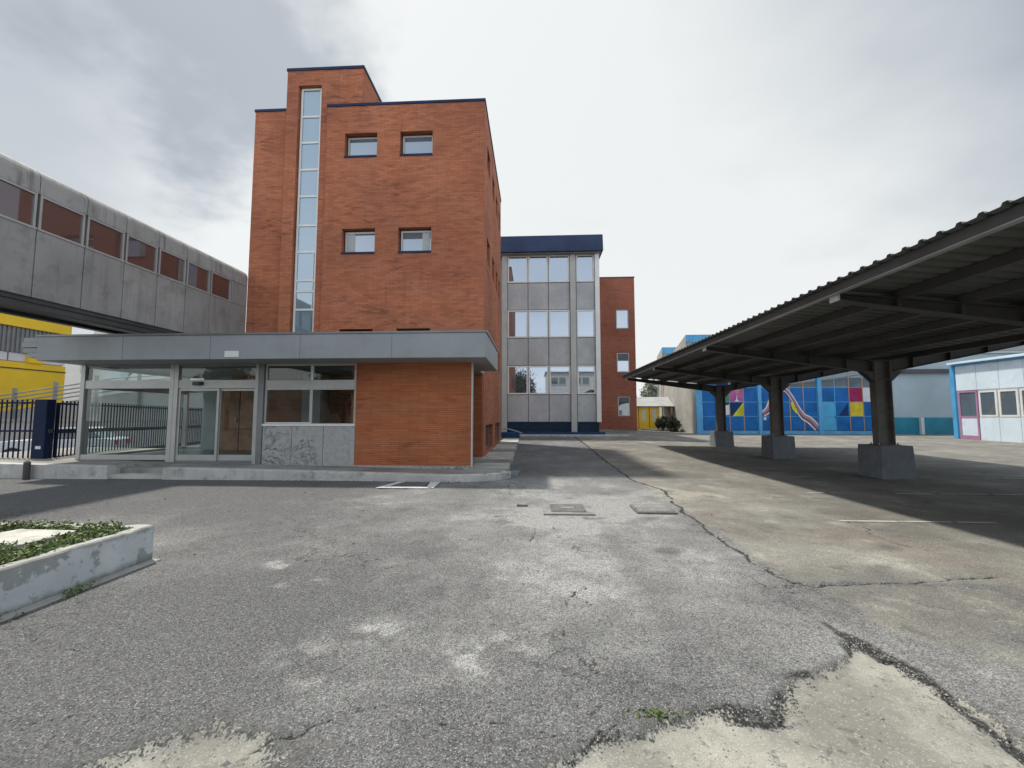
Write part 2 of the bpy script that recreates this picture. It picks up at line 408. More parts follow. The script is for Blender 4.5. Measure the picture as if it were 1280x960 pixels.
def thing(name, loc, label, cat, group=None):
    o = bpy.data.objects.new(name, None); C.objects.link(o); o.location = loc; o.empty_display_size = .3
    return tag(o, label, cat, group)
def struct(mb, name, **k): return tag(mb.build(name, **k), kind='structure')
def frame_y(mb, x0, x1, z0, z1, y0, y1, t, m, bars_x=(), bars_z=()):
    """window frame in a wall facing -Y"""
    mb.box(x0, x0 + t, y0, y1, z0, z1, m); mb.box(x1 - t, x1, y0, y1, z0, z1, m)
    mb.box(x0 + t, x1 - t, y0, y1, z0, z0 + t, m); mb.box(x0 + t, x1 - t, y0, y1, z1 - t, z1, m)
    for b in bars_z: mb.box(x0 + t, x1 - t, y0 + .004, y1 - .004, b - t / 2, b + t / 2, m)
    for b in bars_x: mb.box(b - t / 2, b + t / 2, y0 + .006, y1 - .006, z0 + t, z1 - t, m)
    return mb
def frame_x(mb, y0, y1, z0, z1, x0, x1, t, m):
    mb.box(x0, x1, y0, y0 + t, z0, z1, m); mb.box(x0, x1, y1 - t, y1, z0, z1, m)
    mb.box(x0, x1, y0 + t, y1 - t, z0, z0 + t, m); mb.box(x0, x1, y0 + t, y1 - t, z1 - t, z1, m); return mb
def window_y(parent, x0, x1, z0, z1, y, t, fm, gm, d=.05, sill=None, bars_x=(), bars_z=(), blind=None):
    """window > pane, sill; front of the frame at y (wall faces -Y)"""
    f = frame_y(MB(), x0, x1, z0, z1, y, y + d, t, fm, bars_x, bars_z).build('window', parent)
    MB().box(x0 + t * .6, x1 - t * .6, y + d * .45, y + d * .62, z0 + t * .6, z1 - t * .6, gm).build('pane', f)
    if sill: MB().box(*sill, M['navy']).build('sill', f)
    if blind: MB().box(x0 + t, x1 - t, y + d * .30, y + d * .42, z1 - t - blind, z1 - t, M['blind']).build('blind', f)
    return f
def leaves(n, centre, radii, size, m, name, parent=None, kind=None, shape=None, flat=.0):
    """many leaf-sized quads through a volume"""
    V = np.zeros((n * 4, 3)); cl = []
    for _ in range(max(6, n // 90)):
        d = rng.normal(size=3); d /= np.linalg.norm(d); cl.append(d * rng.uniform(.35, 1.0))
    cl = np.array(cl); k = rng.integers(0, len(cl), n)
    P = cl[k] + rng.normal(scale=.20, size=(n, 3)); P = P * np.array(radii) + np.array(centre)
    if shape is not None: P = shape(P)
    a = rng.normal(size=(n, 3)); a[:, 2] *= 1 - flat; a /= np.linalg.norm(a, axis=1)[:, None]
    b = np.cross(a, rng.normal(size=(n, 3))); b /= np.linalg.norm(b, axis=1)[:, None]
    s_ = size * rng.uniform(.6, 1.4, (n, 1))
    V[0::4] = P - a * s_; V[1::4] = P + b * s_ * .5; V[2::4] = P + a * s_; V[3::4] = P - b * s_ * .5
    me = bpy.data.meshes.new(name); me.from_pydata(V.tolist(), [], np.arange(n * 4).reshape(n, 4).tolist()); me.materials.append(m)
    o = bpy.data.objects.new(name, me); C.objects.link(o)
    if parent is not None: o.parent = parent; o.location = -parent.location
    if kind: o['kind'] = kind
    return o

# ------------------------------------------------------------------ ground (one sheet, wear, tone and patches as material zones)
def vnoise(x, y, s, seed, octv=4):
    r = np.zeros_like(x); amp = 1; tot = 0
    for o_ in range(octv):
        g = np.random.default_rng(seed + o_).random((256, 256)); X, Y = x * s, y * s
        xi, yi = np.floor(X).astype(int), np.floor(Y).astype(int); fx, fy = X - xi, Y - yi
        fx, fy = fx * fx * (3 - 2 * fx), fy * fy * (3 - 2 * fy)
        q = lambda a, b: g[(xi + a) % 256, (yi + b) % 256]
        r += amp * ((q(0, 0) * (1 - fx) + q(1, 0) * fx) * (1 - fy) + (q(0, 1) * (1 - fx) + q(1, 1) * fx) * fy); tot += amp; amp *= .55; s *= 2.03
    return r / tot
def sstep(v, a, b): t = np.clip((v - a) / (b - a), 0, 1); return t * t * (3 - 2 * t)
def zground(x, y):
    left = 1 - sstep(x, 5, 11)
    r = np.clip(y - 15, 0, 22) * (.012 + .014 * left)
    drop = sstep(-x, 15.0, 19.0) * .5
    return r - drop
def polydist(x, y, pts, closed=False):
    d = np.full(x.shape, 1e9); P = list(zip(pts, pts[1:] + (pts[:1] if closed else [])))
    for (ax, ay), (bx, by) in (P if closed else P[:len(pts) - 1]):
        ux, uy = bx - ax, by - ay; t = np.clip(((x - ax) * ux + (y - ay) * uy) / (ux * ux + uy * uy), 0, 1)
        d = np.minimum(d, np.hypot(x - ax - t * ux, y - ay - t * uy))
    return d
def inside(x, y, pts):
    r = np.zeros(x.shape, bool)
    for (ax, ay), (bx, by) in zip(pts, pts[1:] + pts[:1]):
        c = ((ay > y) != (by > y)); xx = (bx - ax) * (y - ay) / ((by - ay) if by != ay else 1e-9) + ax
        r ^= c & (x < xx)
    return r
def ground():
    xs = np.concatenate([np.array([-160, -110, -80, -60, -48, -40, -34, -29, -25]), np.arange(-22, -7, .28), np.arange(-7, -4, .1), np.arange(-4, 5.2, .028), np.arange(5.2, 10, .1), np.arange(10, 30, .5), np.array([31, 34, 38, 44, 54, 70, 100, 160])])
    ys = np.concatenate([np.array([-120, -60, -30, -15, -8, -4, -2, -.6, .4]), np.arange(1.0, 4.8, .022), np.arange(4.8, 8, .05), np.arange(8, 14, .11), np.arange(14, 34, .45), np.array([36, 40, 46, 54, 66, 84, 110, 150, 220, 320])])
    X, Y = np.meshgrid(xs, ys); Z = zground(X, Y)
    wx = X + (vnoise(X, Y, 2.2, 11) - .5) * .30 + (vnoise(X, Y, 9, 12) - .5) * .09
    wy = Y + (vnoise(X, Y, 2.2, 21) - .5) * .30 + (vnoise(X, Y, 9, 22) - .5) * .09
    # bare concrete where the asphalt has broken away
    pa = [(-.35, 1.2), (-.15, 1.78), (.10, 2.02), (.42, 2.20), (.78, 2.36), (1.05, 2.36), (1.32, 2.43), (1.42, 2.62), (1.72, 2.78), (2.04, 3.03), (2.17, 3.10), (2.24, 2.8), (2.22, 2.45), (2.20, 1.9), (2.2, 1.2)]
    pb = [(-3.6, 1.2), (-3.3, 1.72), (-2.6, 1.80), (-2.1, 1.78), (-1.78, 2.0), (-1.62, 2.2), (-1.35, 2.12), (-1.12, 1.92), (-.9, 1.3)]
    conc = np.zeros_like(X) ; dC = np.full(X.shape, 9.)
    for p in (pa, pb):
        ins = inside(wx, wy, p); d = polydist(wx, wy, p, True); sd = np.where(ins, d, -d)
        soft = .10 if p is pb else .02
        conc = np.maximum(conc, np.clip(.5 + (sd + (-.05 if p is pb else 0)) / (.9 if p is pb else .36), 0, 1)); dC = np.minimum(dC, d if p is pa else d + .25)
    concm = sstep(conc, .47, .53)
    # beige paving beyond the joint
    seam = [(2.4, 40), (2.4, 17), (2.3, 10.3), (2.62, 9.0), (2.36, 6.7), (2.32, 5.6), (2.28, 4.65), (2.36, 4.2), (2.56, 4.08), (3.2, 4.2), (4.7, 4.42), (12, 4.5)]
    beige = sstep(wx, 2.37, 2.43) * sstep(wy, 4.12, 4.2)
    strip = 2.35 + np.clip(3.3 - wy, 0, 3) * .55
    pale = sstep(wx - strip, 0, .3) * (1 - sstep(wy, 4.05, 4.12)) * (.55 + .45 * sstep(vnoise(X, Y, 1.6, 31), .25, .55))
    wx2 = X + (vnoise(X, Y, 3, 41) - .5) * .16 + (vnoise(X, Y, 14, 42) - .5) * .05; wy2 = Y + (vnoise(X, Y, 3, 51) - .5) * .16 + (vnoise(X, Y, 14, 52) - .5) * .05
    dS = polydist(wx2, wy2, seam); far = 1 + np.clip(Y - 4, 0, 20) * .14
    dV = polydist(wx2, wy2, [(2.2, 3.15), (2.23, 2.75), (2.22, 2.3), (2.2, 1.0)])
    dD = polydist(wx2, wy2, [(2.36, 4.15), (2.05, 3.75), (2.15, 3.4), (2.19, 3.12)])
    crack = np.maximum(1 - sstep(dS, .008 * far, .026 * far), 1 - sstep(dV, .010, .052)) * sstep(vnoise(X, Y, 4, 61), .22, .42)
    crack = np.maximum(crack, (1 - sstep(dD, .01, .06)) * .6 * sstep(vnoise(X, Y, 6, 63), .35, .6))
    hair = [[(.03, 7.3), (-.05, 6.4), (.02, 5.9), (-.06, 5.3), (.0, 4.95)], [(-4.6, 6.4), (-3.6, 7.1), (-2.6, 8.3)], [(-4, 3.0), (-3.0, 2.75), (-2.4, 2.2), (-2.2, 1.8)],
            [(1.2, 5.4), (.4, 5.5), (-1.2, 5.3), (-2.4, 5.45), (-3.6, 5.2)], [(-.6, 9.7), (-.5, 8.6), (-.2, 7.9), (.1, 7.5)], [(2.3, 6.3), (1.2, 6.5), (.2, 6.6), (-1.2, 6.5)], [(1.4, 2.6), (1.0, 3.0), (.7, 3.1), (.3, 3.9)],
            [(4.7, 4.42), (4.3, 5.4), (4.6, 6.6)], [(5.5, 9.5), (4.2, 8.0), (2.6, 7.6)], [(-3.9, 2.2), (-3.1, 2.35), (-2.5, 2.1), (-1.9, 2.15)], [(-2.6, 4.6), (-1.6, 4.3), (-.6, 4.55), (.6, 4.2), (1.5, 4.3)], [(.4, 3.9), (.2, 3.3), (.35, 2.6)], [(-5.5, 8.8), (-4.4, 8.2), (-3.4, 8.35), (-2.2, 7.9)], [(-1.5, 1.9), (-.9, 2.3), (-.2, 2.2), (.5, 2.25)], [(3.0, 3.9), (3.6, 3.4), (3.4, 2.9), (3.9, 2.4)]]
    for k, h in enumerate(hair):
        d = polydist(wx2 + .04 * np.sin(Y * 9), wy2 + .03 * np.sin(X * 11), h)
        crack = np.maximum(crack, (1 - sstep(d, .002, .013 * (1 + np.clip(Y - 3, 0, 9) * .22))) * .75 * sstep(vnoise(X, Y, 3, 71 + k), .36, .55))
    rubble = np.exp(-(np.minimum(dC, dV) / .085) ** 2) * (1 - concm) * sstep(vnoise(X, Y, 3.2, 81), .38, .62)
    crack = np.maximum(crack, rubble * .8)
    # scuffs, worn spots and a paler middle lane of the asphalt
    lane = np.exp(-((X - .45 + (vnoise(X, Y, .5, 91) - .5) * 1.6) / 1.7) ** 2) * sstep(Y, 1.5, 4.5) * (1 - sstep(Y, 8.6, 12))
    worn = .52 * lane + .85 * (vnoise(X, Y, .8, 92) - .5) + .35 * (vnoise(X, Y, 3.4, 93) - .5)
    for (sx_, sy_, r_) in ((-2.3, 3.75, .16), (-2.0, 3.9, .12), (-1.55, 2.85, .20), (-1.3, 2.62, .12), (-1.1, 3.05, .22), (-.35, 2.85, .25), (-3.1, 2.55, .18), (-2.6, 2.9, .12), (-2.55, 4.3, .15)):
        worn = worn + .8 * np.exp(-((wx - sx_) ** 2 + ((wy - sy_) * 1.4) ** 2) / r_ ** 2) * sstep(vnoise(X, Y, 7, 94), .35, .62)
    dark = np.exp(-((X + 2.7) / 2.1) ** 2 - ((Y - 3.3) / 1.0) ** 2) + .62 * np.exp(-((X + 2.6) / 1.9) ** 2 - ((Y - 2.0) / 1.1) ** 2) + .2 * np.exp(-((X - .2) / .9) ** 2 - ((Y - 2.2) / .5) ** 2) + .8 * sstep(-X, 2.8, 5) * sstep(Y, 5.2, 7.0)  # broad darker areas on the left, towards the kerb and in front
    so = np.random.default_rng(31)
    for _ in range(26):                                            # oil drips and old tyre marks
        ox, oy, orr = so.uniform(-3.5, 6.5), so.uniform(2.2, 9), so.uniform(.03, .13)
        worn = worn - .55 * np.exp(-((wx - ox) ** 2 + (wy - oy) ** 2) / orr ** 2)
    for tx in (-.75, .75):
        worn = worn - .16 * np.exp(-((X - tx - .25 * np.sin(Y * .35)) / .11) ** 2) * sstep(vnoise(X, Y, 1.1, 301), .3, .6) * (Y < 12)
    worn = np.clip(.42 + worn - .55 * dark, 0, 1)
    depth = -.024 * concm - .022 * crack * (Y < 9) + (vnoise(X, Y, 5, 95) - .5) * .010 + (vnoise(X, Y, .45, 96) - .5) * .03 * (np.abs(X) < 9) * (Y < 9)
    Z = Z + np.where((X > -6.5) & (X < 9) & (Y < 13), depth, 0)
    nx, ny = len(xs), len(ys)
    V = np.stack([X, Y, Z], -1).reshape(-1, 3)
    i = np.arange(ny * nx).reshape(ny, nx); Fq = np.stack([i[:-1, :-1], i[:-1, 1:], i[1:, 1:], i[1:, :-1]], -1).reshape(-1, 4)
    me = bpy.data.meshes.new('ground'); me.vertices.add(len(V)); me.vertices.foreach_set('co', V.ravel())
    me.loops.add(Fq.size); me.loops.foreach_set('vertex_index', Fq.ravel().astype(np.int32))
    me.polygons.add(len(Fq)); me.polygons.foreach_set('loop_start', np.arange(0, Fq.size, 4, dtype=np.int32)); me.polygons.foreach_set('loop_total', np.full(len(Fq), 4, np.int32))
    me.update(calc_edges=True); me.polygons.foreach_set('use_smooth', [True] * len(Fq))
    at = me.attributes.new('zones', 'FLOAT_COLOR', 'POINT')
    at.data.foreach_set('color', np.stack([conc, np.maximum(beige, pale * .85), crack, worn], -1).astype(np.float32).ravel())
    m, t, b, o = newmat('yard_surface'); g = G(t)
    a = g.n('ShaderNodeAttribute', attribute_name='zones'); sp = g.n('ShaderNodeSeparateColor'); g.l(a.outputs['Color'], sp.inputs[0])
    pos = g.n('ShaderNodeNewGeometry').outputs['Position']
    grit = g.noise(pos, 120, 3, .75); grit2 = g.noise(pos, 38, 3, .7); mid = g.noise(pos, 7, 6, .68); low = g.noise(pos, 1.5, 8, .66)
    vo = g.n('ShaderNodeTexVoronoi'); vo.inputs['Scale'].default_value = 95; g.l(pos, vo.inputs['Vector'])
    stone = g.n('ShaderNodeSeparateColor'); g.l(vo.outputs['Color'], stone.inputs[0])
    vf = g.n('ShaderNodeTexVoronoi'); vf.inputs['Scale'].default_value = 170; g.l(pos, vf.inputs['Vector'])
    st2 = g.n('ShaderNodeSeparateColor'); g.l(vf.outputs['Color'], st2.inputs[0])
    sp_ = g.m('ADD', g.m('ADD', g.m('MULTIPLY', g.rng(grit, .33, .67), .34), g.m('MULTIPLY', stone.outputs[0], .30)), g.m('MULTIPLY', st2.outputs[1], .42))
    sp_ = g.m('POWER', sp_, 1.3)
    # worn, paler stone where the binder has gone: crisp ragged islands, not clouds
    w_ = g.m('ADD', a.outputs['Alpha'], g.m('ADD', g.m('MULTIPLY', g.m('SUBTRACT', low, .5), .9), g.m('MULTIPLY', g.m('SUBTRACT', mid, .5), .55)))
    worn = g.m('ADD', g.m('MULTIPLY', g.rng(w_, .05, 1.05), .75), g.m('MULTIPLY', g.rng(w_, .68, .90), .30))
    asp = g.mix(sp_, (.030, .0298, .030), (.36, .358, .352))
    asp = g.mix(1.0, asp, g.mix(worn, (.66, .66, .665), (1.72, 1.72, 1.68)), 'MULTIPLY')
    asp = g.mix(g.m('MULTIPLY', g.rng(st2.outputs[0], .93, .97), .55), asp, (.50, .49, .47))
    asp = g.mix(g.m('MULTIPLY', g.rng(stone.outputs[2], .90, .95), .55), asp, (.020, .020, .021))
    # fine crazing in tired zones
    vc = g.n('ShaderNodeTexVoronoi', feature='DISTANCE_TO_EDGE'); vc.inputs['Scale'].default_value = 3.1
    wv_ = g.n('ShaderNodeVectorMath', operation='ADD'); nz = g.n('ShaderNodeTexNoise'); nz.inputs['Scale'].default_value = 5; nz.inputs['Detail'].default_value = 5; g.l(pos, nz.inputs['Vector'])
    ns_ = g.n('ShaderNodeVectorMath', operation='SCALE'); ns_.inputs['Scale'].default_value = .35; g.l(nz.outputs['Color'], ns_.inputs[0]); g.l(pos, wv_.inputs[0]); g.l(ns_.outputs[0], wv_.inputs[1]); g.l(wv_.outputs[0], vc.inputs['Vector'])
    craze = g.m('MULTIPLY', g.m('MULTIPLY', g.rng(vc.outputs['Distance'], .006, .030, 1, 0), g.rng(g.noise(pos, .55, 3), .50, .60)), g.rng(mid, .38, .55))
    asp = g.mix(g.m('MULTIPLY', craze, .75), asp, (.022, .022, .022))
    bgc = g.mix(sp_, (.085, .083, .075), (.42, .41, .37))
    bgc = g.mix(g.m('MULTIPLY', g.rng(g.noise(pos, .8, 4), .46, .66), .8), bgc, g.mix(sp_, (.09, .078, .068), (.36, .32, .285)))
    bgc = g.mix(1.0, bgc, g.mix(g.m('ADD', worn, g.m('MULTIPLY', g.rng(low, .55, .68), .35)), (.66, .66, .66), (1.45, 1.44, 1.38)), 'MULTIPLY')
    bgc = g.mix(g.m('MULTIPLY', g.rng(g.noise(pos, 2.1, 7, .68), .58, .66), .45), bgc, (.07, .068, .062))
    cn = g.mix(g.rng(low, .36, .64), (.195, .189, .165), (.35, .337, .285))
    cn = g.mix(g.m('MULTIPLY', g.rng(mid, .55, .66), .55), cn, (.15, .147, .135))
    cn = g.mix(g.m('MULTIPLY', g.rng(g.noise(pos, 16, 5, .65), .575, .65), .75), cn, (.11, .108, .10))
    cn = g.mix(g.m('MULTIPLY', g.rng(g.m('ADD', stone.outputs[0], g.m('MULTIPLY', g.m('SUBTRACT', low, .5), 1.2)), .62, .74), .45), cn, g.mix(st2.outputs[2], (.10, .10, .095), (.52, .51, .48)))
    cn = g.mix(.40, cn, g.mix(grit, (.05, .05, .05), (.95, .95, .95)), 'OVERLAY')
    rag = g.m('ADD', g.m('MULTIPLY', g.m('SUBTRACT', mid, .5), .42), g.m('ADD', g.m('MULTIPLY', g.m('SUBTRACT', grit2, .5), .30), g.m('MULTIPLY', g.m('SUBTRACT', stone.outputs[1], .5), .10)))
    ce = g.m('ADD', sp.outputs[0], rag); cm = g.rng(ce, .47, .53)
    rim = g.m('MULTIPLY', g.m('MULTIPLY', g.rng(ce, .28, .47), g.m('SUBTRACT', 1, cm)), g.rng(sp.outputs[0], .02, .2))
    be = g.rng(g.m('ADD', sp.outputs[1], g.m('MULTIPLY', rag, 1.1)), .38, .62)
    c = g.mix(be, asp, bgc)
    c = g.mix(g.m('MULTIPLY', rim, .62), c, g.mix(stone.outputs[1], (.018, .018, .018), (.12, .118, .11)))
    c = g.mix(cm, c, cn)
    ck = g.rng(g.m('ADD', sp.outputs[2], g.m('MULTIPLY', rag, .9)), .30, .62)
    c = g.mix(g.m('MULTIPLY', ck, .92), c, g.mix(g.rng(stone.outputs[1], .55, .95), (.016, .016, .016), (.13, .128, .12)))
    g.l(c, b.inputs['Base Color']); b.inputs['Roughness'].default_value = .88; b.inputs['Specular IOR Level'].default_value = .3
    h = g.m('ADD', g.m('MULTIPLY', sp_, g.m('SUBTRACT', 1.0, g.m('MULTIPLY', sp.outputs[0], .7))), g.m('MULTIPLY', grit2, .6))
    g.bump(h, .55, .010, b)
    me.materials.append(m)
    ob = bpy.data.objects.new('ground', me); C.objects.link(ob); tag(ob, kind='structure')
ground()
def zg(x, y): return float(zground(np.array([float(x)]), np.array([float(y)]))[0])

# parking lines, worn
for x0, x1, y, wd in ((4.75, 13, 8.78, .08), (4.4, 13, 6.5, .07), (4.9, 13, 11.0, .08)):
    mb = MB(); x = x0
    while x < x1:
        l_ = random.uniform(.3, .9)
        if random.random() > .3:
            mb.face([(x, y - wd / 2, .008), (x + l_, y - wd / 2 + random.uniform(-.01, .01), .008), (x + l_, y + wd / 2, .008), (x, y + wd / 2 + random.uniform(-.012, .012), .008)], M['paint'])
        x += l_ + random.uniform(.02, .16)
    struct(mb, 'parking_line')
mb = MB(); z = .018                                               # painted U round the drain by the kerb
for q in (((-3.14, 9.02), (-2.30, 9.02), (-2.16, 8.82), (-3.32, 8.82)), ((-3.10, 9.024), (-3.32, 8.824), (-3.10, 9.68), (-2.93, 9.68)), ((-2.28, 9.024), (-2.37, 9.66), (-2.14, 9.70), (-2.10, 8.824))):
    mb.face([(x, y, z) for x, y in q], M['upaint'])
struct(mb, 'painted_marking')

# ------------------------------------------------------------------ footpath and kerb before the lobby
def zp(x): return .145 + .0185 * (-1.7 - x) if x < -1.7 else .145
def kerbrun(pts, wd):
    """kerb with a tilted top following pts (front line)"""
    mb = MB(); n = len(pts)
    for (x0, y0), (x1, y1) in zip(pts, pts[1:]):
        d = Vector((x1 - x0, y1 - y0, 0)).normalized(); nn = Vector((-d.y, d.x, 0)) * wd
        a, b = zp(x0) + .006, zp(x1) + .006
        A = [(x0, y0, -.05), (x1, y1, -.05), (x1, y1, b - .012), (x0, y0, a - .012)]
        mb.face(A, M['kerb'])
        mb.face([A[3], A[2], (x1 + nn.x * .08, y1 + nn.y * .08, b), (x0 + nn.x * .08, y0 + nn.y * .08, a)], M['kerb'])
        mb.face([(x0 + nn.x * .08, y0 + nn.y * .08, a), (x1 + nn.x * .08, y1 + nn.y * .08, b), (x1 + nn.x, y1 + nn.y, b), (x0 + nn.x, y0 + nn.y, a)], M['kerb'])
        mb.face([(x1 + nn.x, y1 + nn.y, b), (x1 + nn.x, y1 + nn.y, -.05), (x0 + nn.x, y0 + nn.y, -.05), (x0 + nn.x, y0 + nn.y, a)], M['kerb'])
    x, y = pts[0]; mb.face([(x, y, -.05), (x, y, zp(x) - .006), (x, y + wd, zp(x) + .006), (x, y + wd, -.05)], M['kerb'])
    x, y = pts[-1]; mb.face([(x, y, -.05), (x, y + wd, -.05), (x, y + wd, zp(x) + .006), (x, y, zp(x) - .006)], M['kerb'])
    return mb
struct(kerbrun([(-8.85, 9.78), (-7.2, 9.80), (-5, 9.82), (-3.2, 9.78), (-2.2, 9.74), (-1.6, 9.80), (-1.1, 9.95), (-.75, 10.22), (-.58, 10.5)], .20), 'kerb')
struct(kerbrun([(-16, 9.76), (-13.2, 9.74), (-10.25, 9.78)], .20), 'kerb')
mb = MB()
for x0, x1 in ((-16, -10.25), (-8.85, -1.7)):
    mb.face([(x0, 9.93, zp(x0)), (x1, 9.93, zp(x1)), (x1, 14.4, zp(x1)), (x0, 14.4, zp(x0))], M['pave'])
x0, x1 = -10.25, -8.85                                              # sloping crossing with a step
mb.face([(x0, 10.5, zp(x0)), (x1, 10.5, zp(x1)), (x1, 14.4, zp(x1)), (x0, 14.4, zp(x0))], M['pave'])
mb.box(x0, x1, 9.86, 10.12, -.05, .10, M['kerb']); mb.box(x0, x1, 10.12, 10.5, -.05, .225, M['pave'])
mb.face([(-1.7, 9.93, .145), (-1.1, 10.1, .145), (-.72, 10.55, .145), (-.72, 11.2, .145), (-1.7, 11.2, .145)], M['pave'])
for x_, y_, za, zb in ((None, 10.5, .0, 0),):
    mb.face([(x0, 10.499, 0), (x1, 10.499, 0), (x1, 10.499, zp(x1)), (x0, 10.499, zp(x0))], M['pave'])
mb.face([(x0 + .001, 9.95, 0), (x0 + .001, 10.5, 0), (x0 + .001, 10.5, zp(x0)), (x0 + .001, 9.95, zp(x0))], M['kerb'])
mb.face([(x1 - .001, 9.95, 0), (x1 - .001, 10.5, 0), (x1 - .001, 10.5, zp(x1)), (x1 - .001, 9.95, zp(x1))], M['kerb'])
struct(mb, 'pavement')
mb = MB(); y = 11.2; k = 0                                         # slabs beside the tower
while y < 24.2:
    l_ = (1.25, .95, 1.5)[k % 3]; z_ = .145 + max(0, y - 15) * .012
    mb.box(-1.71, -.70 - .012 * (y - 11), y + .012, y + l_ - .012, -.1, z_ + (.004 if k % 2 else 0), M['paleslab'] if k % 3 != 1 else M['pave']); y += l_; k += 1
struct(mb, 'pavement', bevel=.008)
struct(MB().box(-.71, -.40, 10.6, 11.6, -.05, .05, M['footing']), 'drain_channel', bevel=.01)

# ------------------------------------------------------------------ brick tower
t = thing('brick_tower', (-6, 18, 0), 'tall red brick tower with a narrow full-height stair window and small square windows', 'building')
ROWS = ((10.80, 11.69), (7.24, 8.14), (3.64, 4.53))
wins = []
for (z0, z1) in ROWS:
    wins += [(-6.80, -5.61, z0, z1), (-4.77, -3.59, z0, z1)]
YF = 14.3
sidew = [(15.2, 16.2), (17.1, 18.05), (18.75, 19.6), (20.2, 20.95)]
sw = [(a, b, z0, z1) for (z0, z1) in ROWS for a, b in sidew]
bw = [(15.0, 17.5, .28, 1.18), (18.7, 21.1, .30, 1.18)]
mb = MB(); H = 12.72
mb.facade('y', YF, -7.48, -1.72, -.1, H, wins, M['brick'], .30, -1)
mb.facade('x', -1.72, YF, 21.5, -.1, H, sw + bw, M['brick'], .22, 1)
mb.face([(-7.48, YF, -.1), (-7.48, YF, H), (-7.48, 15.2, H), (-7.48, 15.2, -.1)][::-1], M['brick'])
mb.face([(-1.72, 21.5, -.1), (-10.4, 21.5, -.1), (-10.4, 21.5, H), (-1.72, 21.5, H)], M['brick'])
mb.face([(-10.4, 21.5, -.1), (-10.4, 14.75, -.1), (-10.4, 14.75, H), (-10.4, 21.5, H)], M['brick'])
mb.face([(-7.48, YF, H - .01), (-1.72, YF, H - .01), (-1.72, 21.5, H - .01), (-7.48, 21.5, H - .01)], M['soffit'])
mb.build('wall', t)
mb = MB().facade('y', 14.45, -9.12, -7.475, -.1, 14.3, [(-8.68, -7.80, 1.0, 13.72)], M['brick'], .24, -1)
mb.facade('y', 14.452, -7.475, -6.24, H, 14.3, [], M['brick'], .1, -1)
mb.facade('x', -6.24, 14.45, 18.5, H - .3, 14.3, [], M['brick'], .1, 1); mb.facade('x', -9.12, 14.45, 18.5, -.1, 14.3, [], M['brick'], .1, -1)
mb.face([(-6.24, 18.5, H - .3), (-9.12, 18.5, H - .3), (-9.12, 18.5, 14.3), (-6.24, 18.5, 14.3)], M['brick'])
mb.face([(-9.12, 14.45, 14.29), (-6.24, 14.45, 14.29), (-6.24, 18.5, 14.29), (-9.12, 18.5, 14.29)], M['soffit'])
mb.build('stair_shaft', t)
mb = MB().facade('y', 14.62, -10.41, -9.122, -.1, 12.88, [], M['brick'], .1, -1); mb.facade('x', -10.41, 14.62, 21.49, -.1, 12.88, [], M['brick'], .1, -1)
mb.face([(-10.41, 14.62, 12.87), (-9.12, 14.62, 12.87), (-9.12, 21.49, 12.87), (-10.41, 21.49, 12.87)], M['soffit'])
mb.build('side_bay', t)
mb = MB(); cz = .10
mb.box(-7.50, -1.69, YF - .03, YF + .22, H, H + cz, M['navy']); mb.box(-1.94, -1.69, YF + .22, 21.52, H, H + cz, M['navy'])
mb.build('coping', t, bevel=.008)
mb = MB().box(-9.15, -6.21, 14.42, 14.67, 14.3, 14.41, M['navy']); mb.box(-6.46, -6.21, 14.67, 18.5, 14.3, 14.41, M['navy']); mb.box(-9.15, -8.9, 14.67, 18.5, 14.3, 14.41, M['navy'])
mb.build('coping', t, bevel=.008)
MB().box(-10.44, -9.15, 14.59, 14.84, 12.88, 12.98, M['navy']).build('coping', t, bevel=.008)
for i, (x0, x1, z0, z1) in enumerate(wins):
    window_y(t, x0 + .05, x1, z0 + .04, z1 - .06, YF + .17, .065, M['alu'], M['gwin'], .06, (x0, x1, YF - .03, YF + .235, z0 - .03, z0 + .035), blind=(.10, .14, .05, .22, None, None)[i])
for (a, b, z0, z1) in sw:
    f = frame_x(MB(), a, b, z0, z1, -1.92, -1.87, .06, M['alud']).build('window', t)
    MB().box(-1.905, -1.895, a + .04, b - .04, z0 + .04, z1 - .04, M['gwin']).build('pane', f)
for (a, b, z0, z1) in bw:
    f = frame_x(MB(), a, b, z0, z1, -1.92, -1.87, .05, M['alud']).build('basement_window', t)
    MB().box(-1.905, -1.895, a + .04, b - .04, z0 + .04, z1 - .04, M['gbase']).build('pane', f)
for x0_, w_ in ((-6.70, .30), (-3.95, .26)): tag(MB().box(x0_, x0_ + w_, YF + .186, YF + .194, 7.36, 8.03, M['plaster']).build('curtain', t))
bars = (12.6, 11.59, 10.55, 9.53, 8.43, 7.44, 6.38, 5.98, 5.31, 4.2, 3.1, 2.1)
f = frame_y(MB(), -8.64, -7.84, 1.0, 13.70, 14.58, 14.66, .075, M['white'], (), bars).build('stair_window', t)
zz = [1.0] + sorted(bars) + [13.70]
for a, b in zip(zz, zz[1:]): MB().box(-8.585, -7.895, 14.61, 14.62, a + .03, b - .03, M['gstair']).build('pane', f)
MB().box(-7.98, -7.955, 14.585, 14.605, 5.35, 7.4, M['white']).build('mullion', f)

